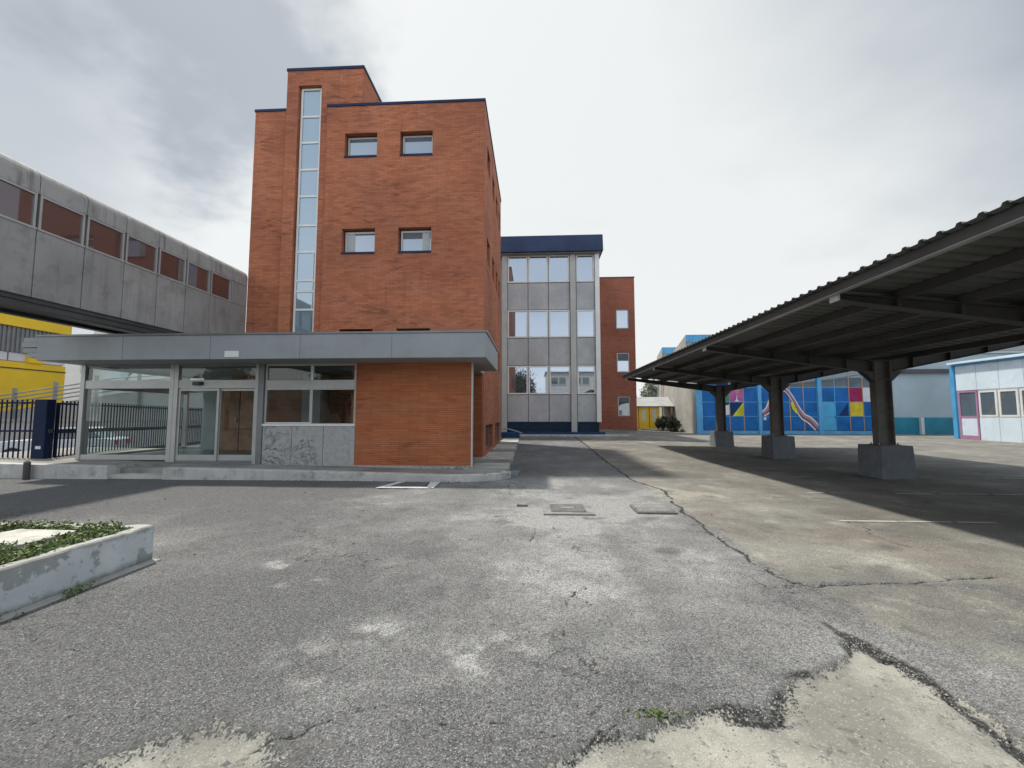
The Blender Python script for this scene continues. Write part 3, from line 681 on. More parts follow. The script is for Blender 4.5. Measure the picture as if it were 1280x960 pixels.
# ------------------------------------------------------------------ glazed lobby under the grey canopy
lb = thing('entrance_lobby', (-7, 12, .3), 'low glazed entrance lobby with orange brick end under a wide flat grey canopy', 'building')
mb = MB(); ca = dict(z0=2.90, z1=3.50)
mb.prism([(-12.5, 9.95), (-1.14, 9.95), (-1.14, 13.15), (-1.70, 13.15), (-1.70, 14.28), (-7.49, 14.28), (-7.49, 14.40), (-12.5, 14.40)], 'z', 2.90, 3.50, M['fascia'])
cn = mb.build('canopy', lb, bevel=.01)
MB().prism([(-12.53, 9.92), (-1.11, 9.92), (-1.11, 13.17), (-1.60, 13.17), (-1.60, 10.4), (-12.53, 10.4)], 'z', 3.502, 3.55, M['alud']).build('flashing', cn)
mb = MB()
for k in range(4):
    z0 = 2.98 + k * .13; mb.prism([(9.97 + .03 * (k % 2), z0), (14.3, z0), (14.3, z0 + .12), (9.97 + .03 * (k % 2), z0 + .12)], 'x', -12.95 + (.18 if k == 0 else 0), -12.503, M['fascia'])
mb.build('end_cladding', cn)
for k in range(5):
    MB().box(-12.49 + k * 2.27, -12.49 + (k + 1) * 2.27 - .012, 9.938, 9.948, 2.905, 3.495, M['fascia']).build('fascia_panel', cn)
MB().box(-7.58, -7.22, 9.928, 9.937, 2.95, 3.10, M['white']).build('sign_plate', cn)
def zl(x): return zp(x)
# brick screen and plinth
MB().box(-4.68, -1.63, 10.90, 11.12, .235, 2.898, M['brick2']).build('brick_wall', lb)
mb = MB()
for k in range(4): mb.box(-4.68 + k * .7675, -4.68 + (k + 1) * .7675 - .008, 10.87, 11.14, .08, .233, M['marble'])
mb.build('plinth', lb)
MB().box(-1.628, -1.605, 10.905, 11.11, .10, 2.898, M['cream']).build('corner_trim', lb)
# marble panels and window bay
for a, b in ((-7.17, -6.38), (-6.37, -5.53), (-5.52, -4.685)):
    MB().box(a, b, 10.90, 11.0, .15, 1.24, M['marble']).build('marble_panel', lb, bevel=.006)
y0 = 10.93
f = frame_y(MB(), -7.17, -4.685, 1.26, 2.898, y0, y0 + .07, .055, M['alu'], (), ()).box(-7.12, -4.73, y0 - .012, y0 + .08, 2.20, 2.46, M['alu']).build('bay_window', lb)
MB().box(-7.19, -4.684, y0 - .05, y0 + .06, 1.243, 1.30, M['white']).build('sill', f)
MB().box(-5.94, -5.86, y0 + .004, y0 + .066, 1.30, 2.20, M['alu']).build('mullion', f)
MB().box(-5.93, -5.86, y0 + .004, y0 + .066, 2.46, 2.86, M['white']).build('mullion', f)
for x0, x1, z0, z1 in ((-7.11, -5.94, 1.31, 2.19), (-5.86, -4.74, 1.31, 2.19), (-7.11, -5.93, 2.47, 2.85), (-5.86, -4.74, 2.47, 2.85)):
    MB().box(x0, x1, y0 + .03, y0 + .036, z0, z1, M['glob']).build('pane', f)
MB().box(-7.14, -5.90, y0 + .002, y0 + .03, 1.30, 1.34, M['white']).build('sash_rail', f)
# posts
for a, b, m_ in ((-7.42, -7.33, 'alu'), (-7.325, -7.18, 'alud'), (-9.80, -9.68, 'alu'), (-9.675, -9.56, 'alu'), (-12.34, -12.22, 'alu')):
    MB().box(a, b, 10.88, 11.02, zl(a) - .02, 2.898, M[m_]).build('post', lb, bevel=.005)
# fixed pane on the left
MB().box(-12.22, -9.80, 10.90, 10.97, zl(-11) + .02, .47, M['alu']).build('bottom_rail', lb); MB().box(-12.22, -9.80, 10.905, 10.965, 2.84, 2.898, M['alud']).build('top_rail', lb)
f = MB().box(-12.22, -9.80, 10.90, 10.97, 2.25, 2.47, M['alu']).build('transom', lb)
MB().box(-12.21, -9.81, 10.93, 10.936, .47, 2.25, M['glob']).build('pane', f); MB().box(-12.21, -9.81, 10.93, 10.936, 2.47, 2.84, M['glob']).build('pane', f)
f = MB().box(-9.56, -7.42, 10.90, 10.98, 2.25, 2.47, M['cream']).box(-9.56, -7.42, 10.905, 10.975, 2.84, 2.898, M['alud']).box(-9.56, -7.42, 10.9, 10.99, zl(-8.5) - .02, zl(-8.5) + .06, M['alud']).build('door_head', lb)
MB().box(-9.55, -7.43, 10.93, 10.936, 2.47, 2.84, M['glob']).build('pane', f)
s_ = MB().box(-9.10, -8.86, 10.81, 10.90, 2.33, 2.42, M['black']).box(-9.06, -8.90, 10.79, 10.81, 2.345, 2.40, M['steel']).build('motion_sensor', f)
for a, b in ((-9.555, -8.42), (-8.45, -7.425)):
    yy = 10.915 if a < -9 else 10.955
    d = frame_y(MB(), a, b, .33, 2.24, yy, yy + .035, .06, M['alu']).box(a + .06, b - .06, yy + .003, yy + .032, .39, .48, M['alu']).build('sliding_door', lb)
    MB().box(a + .05, b - .05, yy + .014, yy + .02, .47, 2.19, M['glob']).build('pane', d)
# left end and rear glazing, interior
f = frame_x(MB(), 11.03, 14.38, zl(-12) + .02, 2.896, -12.32, -12.25, .08, M['alu']).box(-12.315, -12.255, 11.1, 14.3, 2.25, 2.45, M['alu']).build('glazing_frame', lb)
MB().box(-12.288, -12.282, 11.08, 14.3, .5, 2.86, M['glob']).build('pane', f)
f = frame_y(MB(), -12.25, -11.55, zl(-12) + .02, 2.896, 14.3, 14.37, .07, M['alu'], (), (2.35,)).build('glazing_frame', lb)
MB().box(-12.2, -11.6, 14.33, 14.336, .5, 2.86, M['glob']).build('pane', f)
MB().box(-12.24, -4.9, 11.03, 14.28, zp(-4.9) + .004, .345, M['floor']).build('floor', lb)
MB().box(-11.55, -10.42, 14.30, 14.44, .346, 2.896, M['plaster']).build('back_wall', lb)
MB().box(-10.42, -7.485, 14.12, 14.285, .346, 2.896, M['brick2']).box(-7.485, -1.74, 14.12, 14.285, .346 - .2, 2.896, M['brick2']).build('back_wall', lb)
MB().box(-4.9, -4.75, 11.14, 14.11, .15, 2.896, M['brick2']).build('partition', lb)
MB().box(-7.62, -7.0, 13.55, 14.1, .346, 2.896, M['plaster']).build('interior_pillar', lb)
d = MB().box(-10.78, -10.10, 14.04, 14.11, .35, 2.40, M['wood']).build('interior_door', lb)
MB().box(-10.2, -10.16, 13.99, 14.04, 1.3, 1.42, M['alu']).build('handle', d)
MB().box(-10.05, -9.3, 14.03, 14.118, .35, 2.6, M['wood']).build('interior_door', lb)

# ------------------------------------------------------------------ raised walkway
br = thing('covered_footbridge', (-11.4, 6, 4), 'raised grey enclosed footbridge with a row of windows running into the tower', 'footbridge')
XB = -10.4; sp_y = .955; seams = [13.83 - k * sp_y for k in range(18)]
segs = [(13.83, 14.605)] + [(b, a) for a, b in zip(seams, seams[1:])]
mb = MB().box(-11.9, XB - .06, seams[-1], 14.6, 3.88, 3.965, M['steel']); mb.box(XB - .30, XB - .10, seams[-1], 14.6, 3.76, 3.88, M['cpsteel']); mb.box(-11.88, -11.7, seams[-1], 14.6, 3.80, 3.88, M['steel'])
mb.build('underside_beam', br)
prof = lambda x: [(x, 6.18)] + [(x - .42 + .42 * math.cos(a), 6.50 + .30 * math.sin(a)) for a in np.linspace(0, math.pi / 2, 7)] + [(x - .8, 6.80), (x - .8, 6.18)]
for i, (a, b) in enumerate(segs):
    a += .008; b -= .008
    MB().box(XB - .10, XB, a, b, 3.97, 5.40, M['bridge']).build('lower_panel', br, bevel=.012)
    MB().prism(prof(XB), 'y', a, b, M['bridget']).build('cornice_panel', br, bevel=.01)
    if i == 0:
        MB().box(XB - .10, XB, a, b, 5.408, 6.172, M['bridge']).build('upper_panel', br, bevel=.01); continue
    f = frame_x(MB(), a + .02, b - .02, 5.40, 6.18, XB - .09, XB - .01, .045, M['alu'])
    f.box(XB - .08, XB + .015, a, b, 5.402, 5.445, M['alu'])
    f = f.build('window', br)
    MB().box(XB - .055, XB - .045, a + .05, b - .05, 5.44, 6.14, M['gbr']).build('pane', f)
MB().box(-11.9, XB - .11, seams[-1], 14.6, 3.99, 5.42, M['bridge']).build('inner_wall', br)
MB().box(-11.9, XB - .80, seams[-1], 14.6, 6.19, 6.78, M['bridget']).box(-11.9, XB - .10, seams[-1], 14.6, 6.172, 6.19, M['steel']).box(-11.9, -11.8, seams[-1], 14.6, 5.42, 6.172, M['bridge']).build('roof', br)
MB().box(-11.79, XB - .30, seams[-1], 14.59, 5.421, 5.44, M['floor']).build('floor', br)

# ------------------------------------------------------------------ office block behind
ob_ = thing('office_block', (1, 28, .3), 'three storey grey panelled office block with blue roof fascia behind the tower', 'building')
YM = 26.5; cols = [(-1.68, -.38), (-.36, .91), (.94, 2.27), (2.68, 3.82)]
rows = [(9.95, 11.72), (6.40, 8.16), (2.83, 4.62)]
MB().box(-9, 4.02, YM + .12, 34, .1, 11.78, M['panel']).build('wall', ob_)
mb = MB().prism([(YM - .55, 11.76), (34, 11.76), (34, 12.86), (YM - .40, 12.86)], 'x', -9, 4.33, M['fnavy'])
mb.build('roof_fascia', ob_, bevel=.03)
MB().box(-9, 4.2, YM - .38, YM + .1, 11.70, 11.757, M['soffit']).build('soffit', ob_)
for a, b in ((2.29, 2.64), (-2.03, -1.70)):
    MB().box(a, b, YM - .16, YM + .12, .45, 11.70, M['pillar']).build('pillar', ob_, bevel=.015)
MB().box(3.84, 4.12, YM - .18, YM + .3, 1.10, 11.70, M['white']).build('corner_pillar', ob_, bevel=.01)
zc = [(8.20, 9.91), (4.66, 6.36), (1.12, 2.79)]
for a, b in cols:
    for z0, z1 in zc:
        MB().box(a + .012, b - .012, YM, YM + .11, z0, z1, M['panel']).build('spandrel_panel', ob_, bevel=.012)
    for z0, z1 in rows:
        f = frame_y(MB(), a + .01, b - .01, z0, z1, YM - .03, YM + .10, .085, M['white']).build('window', ob_)
        MB().box(a + .06, b - .06, YM + .03, YM + .04, z0 + .05, z1 - .05, M['gmid']).build('pane', f)
for z0, z1 in rows: MB().box(cols[2][1] + .0, 2.288, YM - .01, YM + .1, z0, z1, M['pillar']).build('edge_strip', ob_)
mb = MB().box(-2.0, 4.0, YM + .02, YM + .115, .3, 1.10, M['plinth']); mb.build('plinth', ob_)
MB().box(-2.0, 4.3, YM - .42, YM + .02, .1, .50, M['blue_box']).build('plinth_ledge', ob_, bevel=.015)
MB().box(-1.9, 5.6, YM - 1.1, YM - .43, .05, .36, M['kerb']).build('step', ob_, bevel=.01)

rb = thing('brick_wing', (6, 36, .5), 'narrow red brick wing with three stacked windows behind the office block', 'building')
w3 = [(6.41, 7.37, 8.26, 9.76), (6.41, 7.37, 4.85, 6.35), (6.43, 7.36, 1.46, 2.96)]
mb = MB().facade('y', 33, 3.0, 7.85, .2, 12.28, w3, M['brick3'], .14, -1)
mb.facade('x', 7.85, 33, 34.4, .2, 12.28, [], M['brick3'], .1, 1); mb.facade('x', 3.0, 33.5, 34.4, .2, 12.28, [], M['brick3'], .1, -1)
mb.face([(3, 33, 12.27), (7.85, 33, 12.27), (7.85, 34.4, 12.27), (3, 34.4, 12.27)], M['soffit']); mb.face([(7.85, 34.4, .2), (3, 34.4, .2), (3, 34.4, 12.28), (7.85, 34.4, 12.28)], M['brick3'])
mb.build('wall', rb)
MB().box(2.97, 7.88, 32.97, 33.25, 12.28, 12.37, M['steel']).box(7.6, 7.88, 33.25, 34.4, 12.28, 12.37, M['steel']).build('coping', rb)
for k, (a, b, z0, z1) in enumerate(w3): window_y(rb, a, b, z0, z1, 33.06, .07, M['alu'], M['gmid'], .07, blind=(None, .55, .35)[k])

# ------------------------------------------------------------------ carport
cp = thing('carport', (8.7, 11, 0), 'long open steel carport with a corrugated butterfly roof on concrete footings', 'carport')
XL, XC, XR = 4.30, 8.72, 13.1
zt = lambda x: 2.92 + (XC - x) * .095 if x < XC else 2.92 + (x - XC) * .155    # top of beams
YA, YZ = 1.3, 20.95
mb = MB(); p = .21; n = int((YZ - YA) / p)                     # trapezoid ribs across the slope
zr = lambda x: zt(x) + .075
prof_y = []
for k in range(n):
    y = YA + k * p; prof_y += [(y, 0), (y + .055, .0), (y + .075, .031), (y + .115, .031), (y + .135, 0)]
prof_y.append((YZ, 0))
for xa, xb in ((XL - .06, XC), (XC, XR)):
    for (y0_, h0), (y1_, h1) in zip(prof_y, prof_y[1:]):
        a, b = (zr(xa), zr(xb))
        mb.face([(xa, y0_, a + h0), (xb, y0_, b + h0), (xb, y1_, b + h1), (xa, y1_, a + h1)], M['sheet'])
mb.build('roof_sheet', cp)
for x in (4.36, 5.25, 6.12, 7.0, 7.9, 9.5, 10.4, 11.3, 12.2, 13.0):
    MB().box(x - .035, x + .035, YA, YZ - .05, zt(x) - .05, zt(x) + .07, M['cpsteel']).box(x - .035, x + .05, YA, YZ - .05, zt(x) - .062, zt(x) - .05, M['rail' if x < 4.5 else 'cpsteel']).build('purlin', cp)
for yc in (1.7, 6.35, 11.13, 15.8, 20.4):
    # tapered I-beam, both arms
    for xa, xb in ((XL + .12, XC - .2), (XC + .2, XR - .05)):
        e0 = .11 if xa < XC else .32; e1 = .32 if xa < XC else .12
        def sec(x, f): d_ = e0 + (e1 - e0) * f; return zt(x) - .03, zt(x) - d_ - .01
        (a1, a0), (b1, b0) = sec(xa, 0), sec(xb, 1)
        mb = MB().prism([(xa, a0), (xb, b0), (xb, b1), (xa, a1)], 'y', yc - .008, yc + .008, M['cpsteel'])
        mb.prism([(xa, a0 - .014), (xb, b0 - .014), (xb, b0), (xa, a0)], 'y', yc - .085, yc + .085, M['cpsteel'])
        mb.prism([(xa, a1 - .014), (xb, b1 - .014), (xb, b1 - .001), (xa, a1 - .001)], 'y', yc - .085, yc + .085, M['cpsteel'])
        for x in (5.25, 6.12, 7.0, 7.9, 9.5, 10.4, 11.3, 12.2):
            if xa < x < xb:
                f_ = (x - xa) / (xb - xa); d_ = e0 + (e1 - e0) * f_
                mb.box(x - .03, x + .03, yc - .08, yc + .08, zt(x) - d_ - .01, zt(x) - .044, M['cpsteel'])
        bo = mb.build('beam', cp)
        if xa < XC: MB().box(xa - .03, xa + .0, yc - .09, yc + .09, a0 - .02, a1 + .0, M['galv']).build('end_plate', bo)
    mb = MB()
    for q in (-1, 1):
        mb.box(XC + q * .185 - .012, XC + q * .185 + .012, yc - .10, yc + .10, .80, zt(XC) - .02, M['cpcol'])
        mb.prism([(XC + q * .197, zt(XC) - .30), (XC + q * .50, zt(XC) - .30 + .03), (XC + q * .197, zt(XC) - .56)], 'y', yc - .09, yc + .09, M['cpsteel'])
    mb.box(XC - .173, XC + .173, yc - .010, yc + .010, .80, zt(XC) - .02, M['cpcol'])
    for z_ in (1.62, 2.42): mb.box(XC - .173, XC + .173, yc - .095, yc + .095, z_, z_ + .016, M['cpcol'])
    mb.box(XC - .30, XC + .30, yc - .09, yc + .09, zt(XC) - .03, zt(XC) - .0, M['cpsteel'])
    col_ = mb.build('column', cp)
    MB().box(XC - .26, XC + .26, yc - .16, yc + .16, .789, .806, M['cpcol']).build('base_plate', col_)
    bt_ = MB()
    for q in (-.225, .225):
        for u_ in (-.12, .12): bt_.tube([(XC + q, yc + u_, .80), (XC + q, yc + u_, .845)], .018, M['rail'], 6)
    bt_.build('bolts', col_)
    mb = MB(); h_ = .79; i0 = len(mb.v)
    b0_, t0_ = .40, .375
    P_ = [(XC - b0_, yc - b0_, -.05), (XC + b0_, yc - b0_, -.05), (XC + b0_, yc + b0_, -.05), (XC - b0_, yc + b0_, -.05), (XC - t0_, yc - t0_, h_), (XC + t0_, yc - t0_, h_), (XC + t0_, yc + t0_, h_), (XC - t0_, yc + t0_, h_)]
    for q in ((4, 5, 6, 7), (0, 1, 5, 4), (1, 2, 6, 5), (2, 3, 7, 6), (3, 0, 4, 7)): mb.face([P_[k] for k in q], M['footing'])
    o = mb.build('footing', cp); bmw = o.modifiers.new('weld', 'WELD'); bmw.merge_threshold = .001
    bv = o.modifiers.new('bevel', 'BEVEL'); bv.width = .02; bv.segments = 2

# ------------------------------------------------------------------ factory hall
YH = 31.0
hl = thing('factory_hall', (18, 36, .2), 'long blue and white factory hall with sawtooth roof and painted sliding doors behind the carport', 'building')
mb = MB()
mb.facade('x', 11.6, 31, 40.5, 0, 6.0, [], M['hallwall'], .1, -1)
mb.build('side_wall', hl)
ov = 4.5
mb = MB().box(11.62, 24.25, YH + .14, YH + .3, 5.2, 6.0, M['recess']).box(11.62, 42, YH + .31, YH + .45, 0, 6.0, M['recess']); mb.build('front_wall', hl)
MB().box(24.45, 42, YH + .0, YH + .30, 4.48, 4.75, M['steel']).build('lintel', hl)
for x in (24.4, 26.95, 29.6): MB().box(x - .10, x + .10, YH + .02, YH + .30, .1, 1.36, M['mwhite']).build('wall_pier', hl)
for a, b in ((24.5, 26.85), (27.05, 29.5), (29.7, 33)): MB().box(a, b, YH + .20, YH + .30, .1, 1.36, M['teal']).build('base_panel', hl)
for a, b in ((11.56, 11.98), (15.86, 16.10), (19.96, 20.24), (24.05, 24.3)):
    MB().box(a, b, YH - .06, YH + .14, .1, 5.4, M['sky_blue']).build('door_post', hl, bevel=.01)
RZ = (.44, 1.44, 2.46, 3.48, 4.46, 5.3)
doors = {0: (11.99, [11.99, 12.95, 13.91, 14.89, 15.85]), 1: (16.11, [16.11, 17.15, 18.08, 19.02, 19.95]), 2: (20.25, [20.25, 21.16, 22.14, 23.06, 24.04])}
paint = {(0, 1, 2): 'green', (0, 2, 2): 'magenta', (0, 1, 1): 'door_navy', (0, 2, 1): 'door_navy', (0, 1, 3): 'door_navy',
         (2, 0, 1): 'door_cyan', (2, 0, 0): 'door_cyan', (2, 2, 2): 'crimson', (2, 2, 1): 'yellow', (2, 3, 2): 'mwhite', (2, 3, 1): 'door_blue'}
lines = {0: {1: 'orange', 2: 'orange', 3: 'orange'}, 1: {1: 'sky_blue', 2: 'orange', 3: 'orange'}, 2: {1: 'sky_blue', 2: 'orange', 3: 'orange'}}
YD = YH + .05
for dn, (x0, cs) in doors.items():
    dr = MB().box(cs[0], cs[-1], YD - .02, YD + .06, .2, .43, M['sky_blue']).box(cs[0], cs[-1], YD - .02, YD + .06, 5.31, 5.4, M['sky_blue']).build('sliding_door', hl)
    dr['label'] = ('sliding door painted with a book, a glass and coloured squares', 'sliding door painted with a wavy striped ribbon', 'sliding door with crimson, yellow and pale blue squares')[dn]
    for c_ in range(4):
        for r_ in range(5):
            mm = paint.get((dn, c_, r_), 'door_blue' if r_ < 4 else 'door_blue')
            if r_ == 3 and dn > 0: mm = None
            if r_ == 4: mm = None
            MB().box(cs[c_] + .025, cs[c_ + 1] - .025, YD, YD + .03, RZ[r_] + .02, RZ[r_ + 1] - .02, M[mm] if mm else M['gmur']).build('door_panel', dr)
    gb = MB()
    for r_ in range(1, 5): gb.box(cs[0], cs[-1], YD - .012, YD + .04, RZ[r_] - .018, RZ[r_] + .018, M['sky_blue'])
    for c_ in range(0, 5): gb.box(cs[c_] - (.025 if 0 < c_ < 4 else 0) + (0 if c_ < 4 else -.03), cs[c_] + (.025 if 0 < c_ < 4 else .03 if c_ == 0 else 0), YD - .016, YD + .04, .43, 5.31, M[lines[dn].get(c_, 'sky_blue')])
    gb.build('door_grid', dr)
    mu = MB(); yp = YD - .022
    def poly(pts, m_, dy=0.): mu.prism([(x, z) for x, z in pts], 'y', yp - dy, yp - dy + .006, M[m_])
    if dn == 0:
        c1, c2, c3 = cs[1], cs[2], cs[3]
        poly([(c1 + .36, 1.56), (c1 + .62, 1.50), (c1 + .62, 2.22), (c1 + .36, 2.28)], 'mwhite'); poly([(c1 + .65, 1.50), (c1 + .93, 1.56), (c1 + .93, 2.28), (c1 + .65, 2.22)], 'mwhite')
        poly([(c2 + .18, 1.47), (c3 - .03, 1.47), (c3 - .03, 2.42)], 'lime')
        poly([(c2 + .34, 2.50), (c2 + .70, 2.50), (c2 + .56, 2.64), (c2 + .54, 2.95), (c2 + .50, 2.95), (c2 + .48, 2.64)], 'mwhite')
        poly([(c2 + .48, 2.96), (c2 + .56, 2.96), (c2 + .78, 3.40), (c2 + .26, 3.40)], 'mpink', .002)
    if dn == 1:
        P_ = [(16.18, 1.62), (16.6, 1.95), (16.95, 2.75), (17.3, 3.28), (17.8, 3.33), (18.25, 2.75), (18.6, 2.0), (18.95, 1.45), (19.4, 1.15), (19.9, .60)]
        pts = []
        for i in range(len(P_) - 1):                              # Catmull-Rom
            p0, p1, p2, p3 = P_[max(i - 1, 0)], P_[i], P_[i + 1], P_[min(i + 2, len(P_) - 1)]
            for s__ in np.linspace(0, 1, 8, endpoint=False):
                pts.append(tuple(.5 * (2 * p1[k] + (p2[k] - p0[k]) * s__ + (2 * p0[k] - 5 * p1[k] + 4 * p2[k] - p3[k]) * s__ ** 2 + (3 * p1[k] - p0[k] - 3 * p2[k] + p3[k]) * s__ ** 3) for k in (0, 1)))
        pts.append(P_[-1])
        nb = len(pts); wdt = lambda i: .20 + .06 * math.sin(i / nb * 9)
        strip_m = ['mwhite', 'crimson', 'mgrey', 'mpink', 'mwhite']
        for i in range(nb - 1):
            a, b = Vector(pts[i]), Vector(pts[i + 1]); q = min(i + 2, nb - 1)
            na = (Vector(pts[min(i + 1, nb - 1)]) - Vector(pts[max(i - 1, 0)])).normalized(); nb_ = (Vector(pts[q]) - Vector(pts[i])).normalized()
            na, nb_ = Vector((-na.y, na.x)), Vector((-nb_.y, nb_.x))
            for k in range(5):
                f0, f1 = -1 + .4 * k, -1 + .4 * (k + 1)
                mu.face([(*(u + nn * wdt(j) * f_),) for (u, nn, j, f_) in ((a, na, i, f0), (b, nb_, i + 1, f0), (b, nb_, i + 1, f1), (a, na, i, f1))] and
                        [(a.x + na.x * wdt(i) * f0, yp, a.y + na.y * wdt(i) * f0), (b.x + nb_.x * wdt(i + 1) * f0, yp, b.y + nb_.y * wdt(i + 1) * f0), (b.x + nb_.x * wdt(i + 1) * f1, yp, b.y + nb_.y * wdt(i + 1) * f1), (a.x + na.x * wdt(i) * f1, yp, a.y + na.y * wdt(i) * f1)], M[strip_m[k]])
        poly([(18.12, 2.45), (18.32, 2.42), (18.62, 1.72), (18.48, 1.62), (18.22, 2.0)], 'lime', .008)
        poly([(17.08, 1.48), (17.36, 1.48), (17.22, 1.95)], 'mwhite', .004); poly([(16.22, 1.18), (16.42, 1.18), (16.42, 1.40), (16.22, 1.40)], 'mwhite', .004)
    if dn == 2:
        poly([(cs[1] + .22, 1.50), (cs[2] - .12, 1.50), (cs[2] - .12, 2.35)], 'door_navy')
        mu.box(cs[0] + .85, cs[0] + .89, yp - .03, yp + .0, 1.36, 1.44, M['black'])
    mu.build('painted_motif', dr)
# sawtooth roof: each tooth > glazing, ridge band
for y in (32.7, 38.7):
    e1 = min(y + 5.9, 40.4 if y > 38 else 99)
    zE = 7.62 - (e1 - y) * .36
    mb = MB().prism([(y, 5.9), (e1, 5.9), (e1, max(zE, 5.92)), (y + .15, 7.62), (y, 7.62)], 'x', 11.58, 36, M['hallwall'])
    tt = mb.build('sawtooth_roof', hl)
    MB().box(11.55, 36, y - .08, y - .003, 7.08, 7.64, M['sky_blue']).build('ridge_band', tt)
    g_ = MB().box(11.65, 36, y - .03, y - .004, 6.25, 7.078, M['gmur'])
    g_.build('glazing', tt)
    tb = MB(); x = 11.65
    while x < 18: tb.bar((x, y - .05, 6.3), (x + .45, y - .05, 7.05), .04, .05, M['sky_blue']); tb.bar((x + .45, y - .05, 7.05), (x + .9, y - .05, 6.3), .04, .05, M['sky_blue']); x += .9
    tb.build('lattice', tt)
MB().box(11.62, 42, YH + .16, 40.4, 5.86, 5.9, M['shed_roof']).build('roof', hl)

# ------------------------------------------------------------------ pale annex with windows
XA = 25.19; Y1 = 26.72; Y0 = 12.0
an = thing('white_annex', (29, 20, .1), 'low pale blue white annex with side windows and pink framed door', 'building')
MB().box(XA + .06, 36, Y0, Y1 - .02, 0, 4.54, M['annex']).build('wall', an)
MB().prism([(XA - .25, 4.56), (36, 6.0), (36, 6.1), (XA - .25, 4.66)], 'y', Y0 - .2, Y1 + .15, M['annex']).build('roof', an)
MB().box(XA - .12, XA + .05, Y0, Y1, 4.46, 4.555, M['sky_blue']).build('gutter', an)
MB().box(XA - .05, XA + .25, Y1 - .02, Y1 + .22, .05, 4.5, M['sky_blue']).build('corner_post', an)
y = Y1 - .06
for k in range(12):
    MB().box(XA, XA + .055, y - 1.17, y - .012, 2.97, 4.45, M['annex']).build('upper_panel', an, bevel=.012); y -= 1.18
dz = (.15, 2.93)
dr = frame_x(MB(), 25.48, 26.56, .12, 2.93, XA - .02, XA + .05, .09, M['pinkf']).box(XA - .018, XA + .048, 25.57, 26.47, 1.38, 1.48, M['pinkf']).box(XA - .018, XA + .048, 25.57, 26.47, .21, .36, M['pinkf']).build('door', an)
MB().box(XA + .01, XA + .03, 25.57, 26.47, 1.48, 2.84, M['gann']).build('pane', dr); MB().box(XA + .0, XA + .04, 25.57, 26.47, .36, 1.38, M['annex']).build('door_panel', dr)
y = 25.44
for k in range(9):
    a, b = y - .98, y - .03
    f = frame_x(MB(), a, b, 1.44, 2.90, XA - .015, XA + .05, .10, M['white']).build('window', an)
    MB().box(XA + .01, XA + .02, a + .07, b - .07, 1.5, 2.84, M['gann']).build('pane', f)
    if k < 5:
        for q in range(5): 
            yy = a + .14 + q * .15
            if random.random() > .35: MB().box(XA + .023, XA + .028, yy, yy + .11, 1.55 + random.random() * .5, 2.8, M['plaster']).build('curtain', f)
    y -= 1.03
y = 25.46
for k in range(9): MB().box(XA, XA + .055, y - 1.02, y - .01, .08, 1.42, M['annex']).build('lower_panel', an, bevel=.01); y -= 1.03

# ------------------------------------------------------------------ yellow shed, shrub, tree, pole
sh = thing('yellow_shed', (9.6, 37, .5), 'small yellow shed with pale pitched roof at the end of the drive', 'shed')
MB().box(8.3, 10.42, 36, 38.6, .4, 2.30, M['yshed']).build('wall', sh)
MB().prism([(35.7, 2.28), (36.4, 2.62), (37.4, 3.1), (38.9, 2.3), (38.9, 2.24), (35.7, 2.24)], 'x', 8.0, 11.55, M['shed_roof']).build('roof', sh)
for a, b in ((8.68, 9.52), (9.55, 10.39)):
    d = MB().box(a, b, 35.955, 35.998, .45, 2.2, M['yshed']).build('door', sh)
    MB().box(a + .27, b - .25, 35.94, 35.953, 1.08, 2.05, M['mwhite']).build('pane', d); MB().box(a, a + .04, 35.945, 35.954, .45, 2.2, M['bark']).build('edge', d)
MB().box(10.6, 10.7, 35.9, 36.0, .4, 2.25, M['rail']).box(11.35, 11.45, 35.9, 36, .4, 2.25, M['rail']).build('post', sh)
bs = thing('bush', (9.95, 33.5, .45), 'dark round bush standing before the yellow shed', 'bush')
leaves(5200, (9.9, 33.6, .98), (.44, .42, .48), .05, M['bushl'], 'foliage', bs)
MB().tube([(9.95, 33.6, .3), (10, 33.6, .9)], [.06, .03], M['bark'], 8).build('stem', bs)
hd = thing('hedge', (11, 34, .4), 'dark low hedge leaning against the pale hall wall', 'hedge')
leaves(5200, (10.9, 34.2, .85), (.5, .9, .58), .055, M['bushl'], 'foliage', hd, shape=lambda P: np.stack([P[:, 0], P[:, 1], np.where(P[:, 2] > 1.75 - (P[:, 0] - 10.6) * 1.1, 1.75 - (P[:, 0] - 10.6) * 1.1 - .1 * rng.random(len(P)), P[:, 2])], -1))
MB().tube([(11, 34.2, .3), (11, 34.2, .9)], [.06, .03], M['bark'], 8).build('stem', hd)
tr = thing('tree', (16, 60, .5), 'hazy grey green tree rising far behind the yellow shed roof', 'tree')
leaves(5200, (16.1, 60, 3.7), (1.15, 1.2, 2.4), .17, M['leaf'], 'crown', tr)
MB().tube([(16, 60, 0), (16.1, 60, 2.2), (16.0, 60, 4.6)], [.2, .15, .05], M['bark'], 10).build('trunk', tr)
MB().tube([(16.1, 60, 2.0), (16.8, 60.2, 3.6)], [.08, .03], M['bark'], 8).build('limb', tr); MB().tube([(16.1, 60, 2.3), (15.4, 59.8, 3.8)], [.08, .03], M['bark'], 8).build('limb', tr)
o = MB().tube([(11.2, 38.9, .4), (11.2, 38.9, 5.2)], .05, M['rail'], 8).tube([(11.5, 38.9, .4), (11.5, 38.9, 5.0)], .03, M['rail'], 8).build('downpipe_pole')
tag(o, 'thin grey twin pole beside the pale hall wall behind the carport', 'pole')

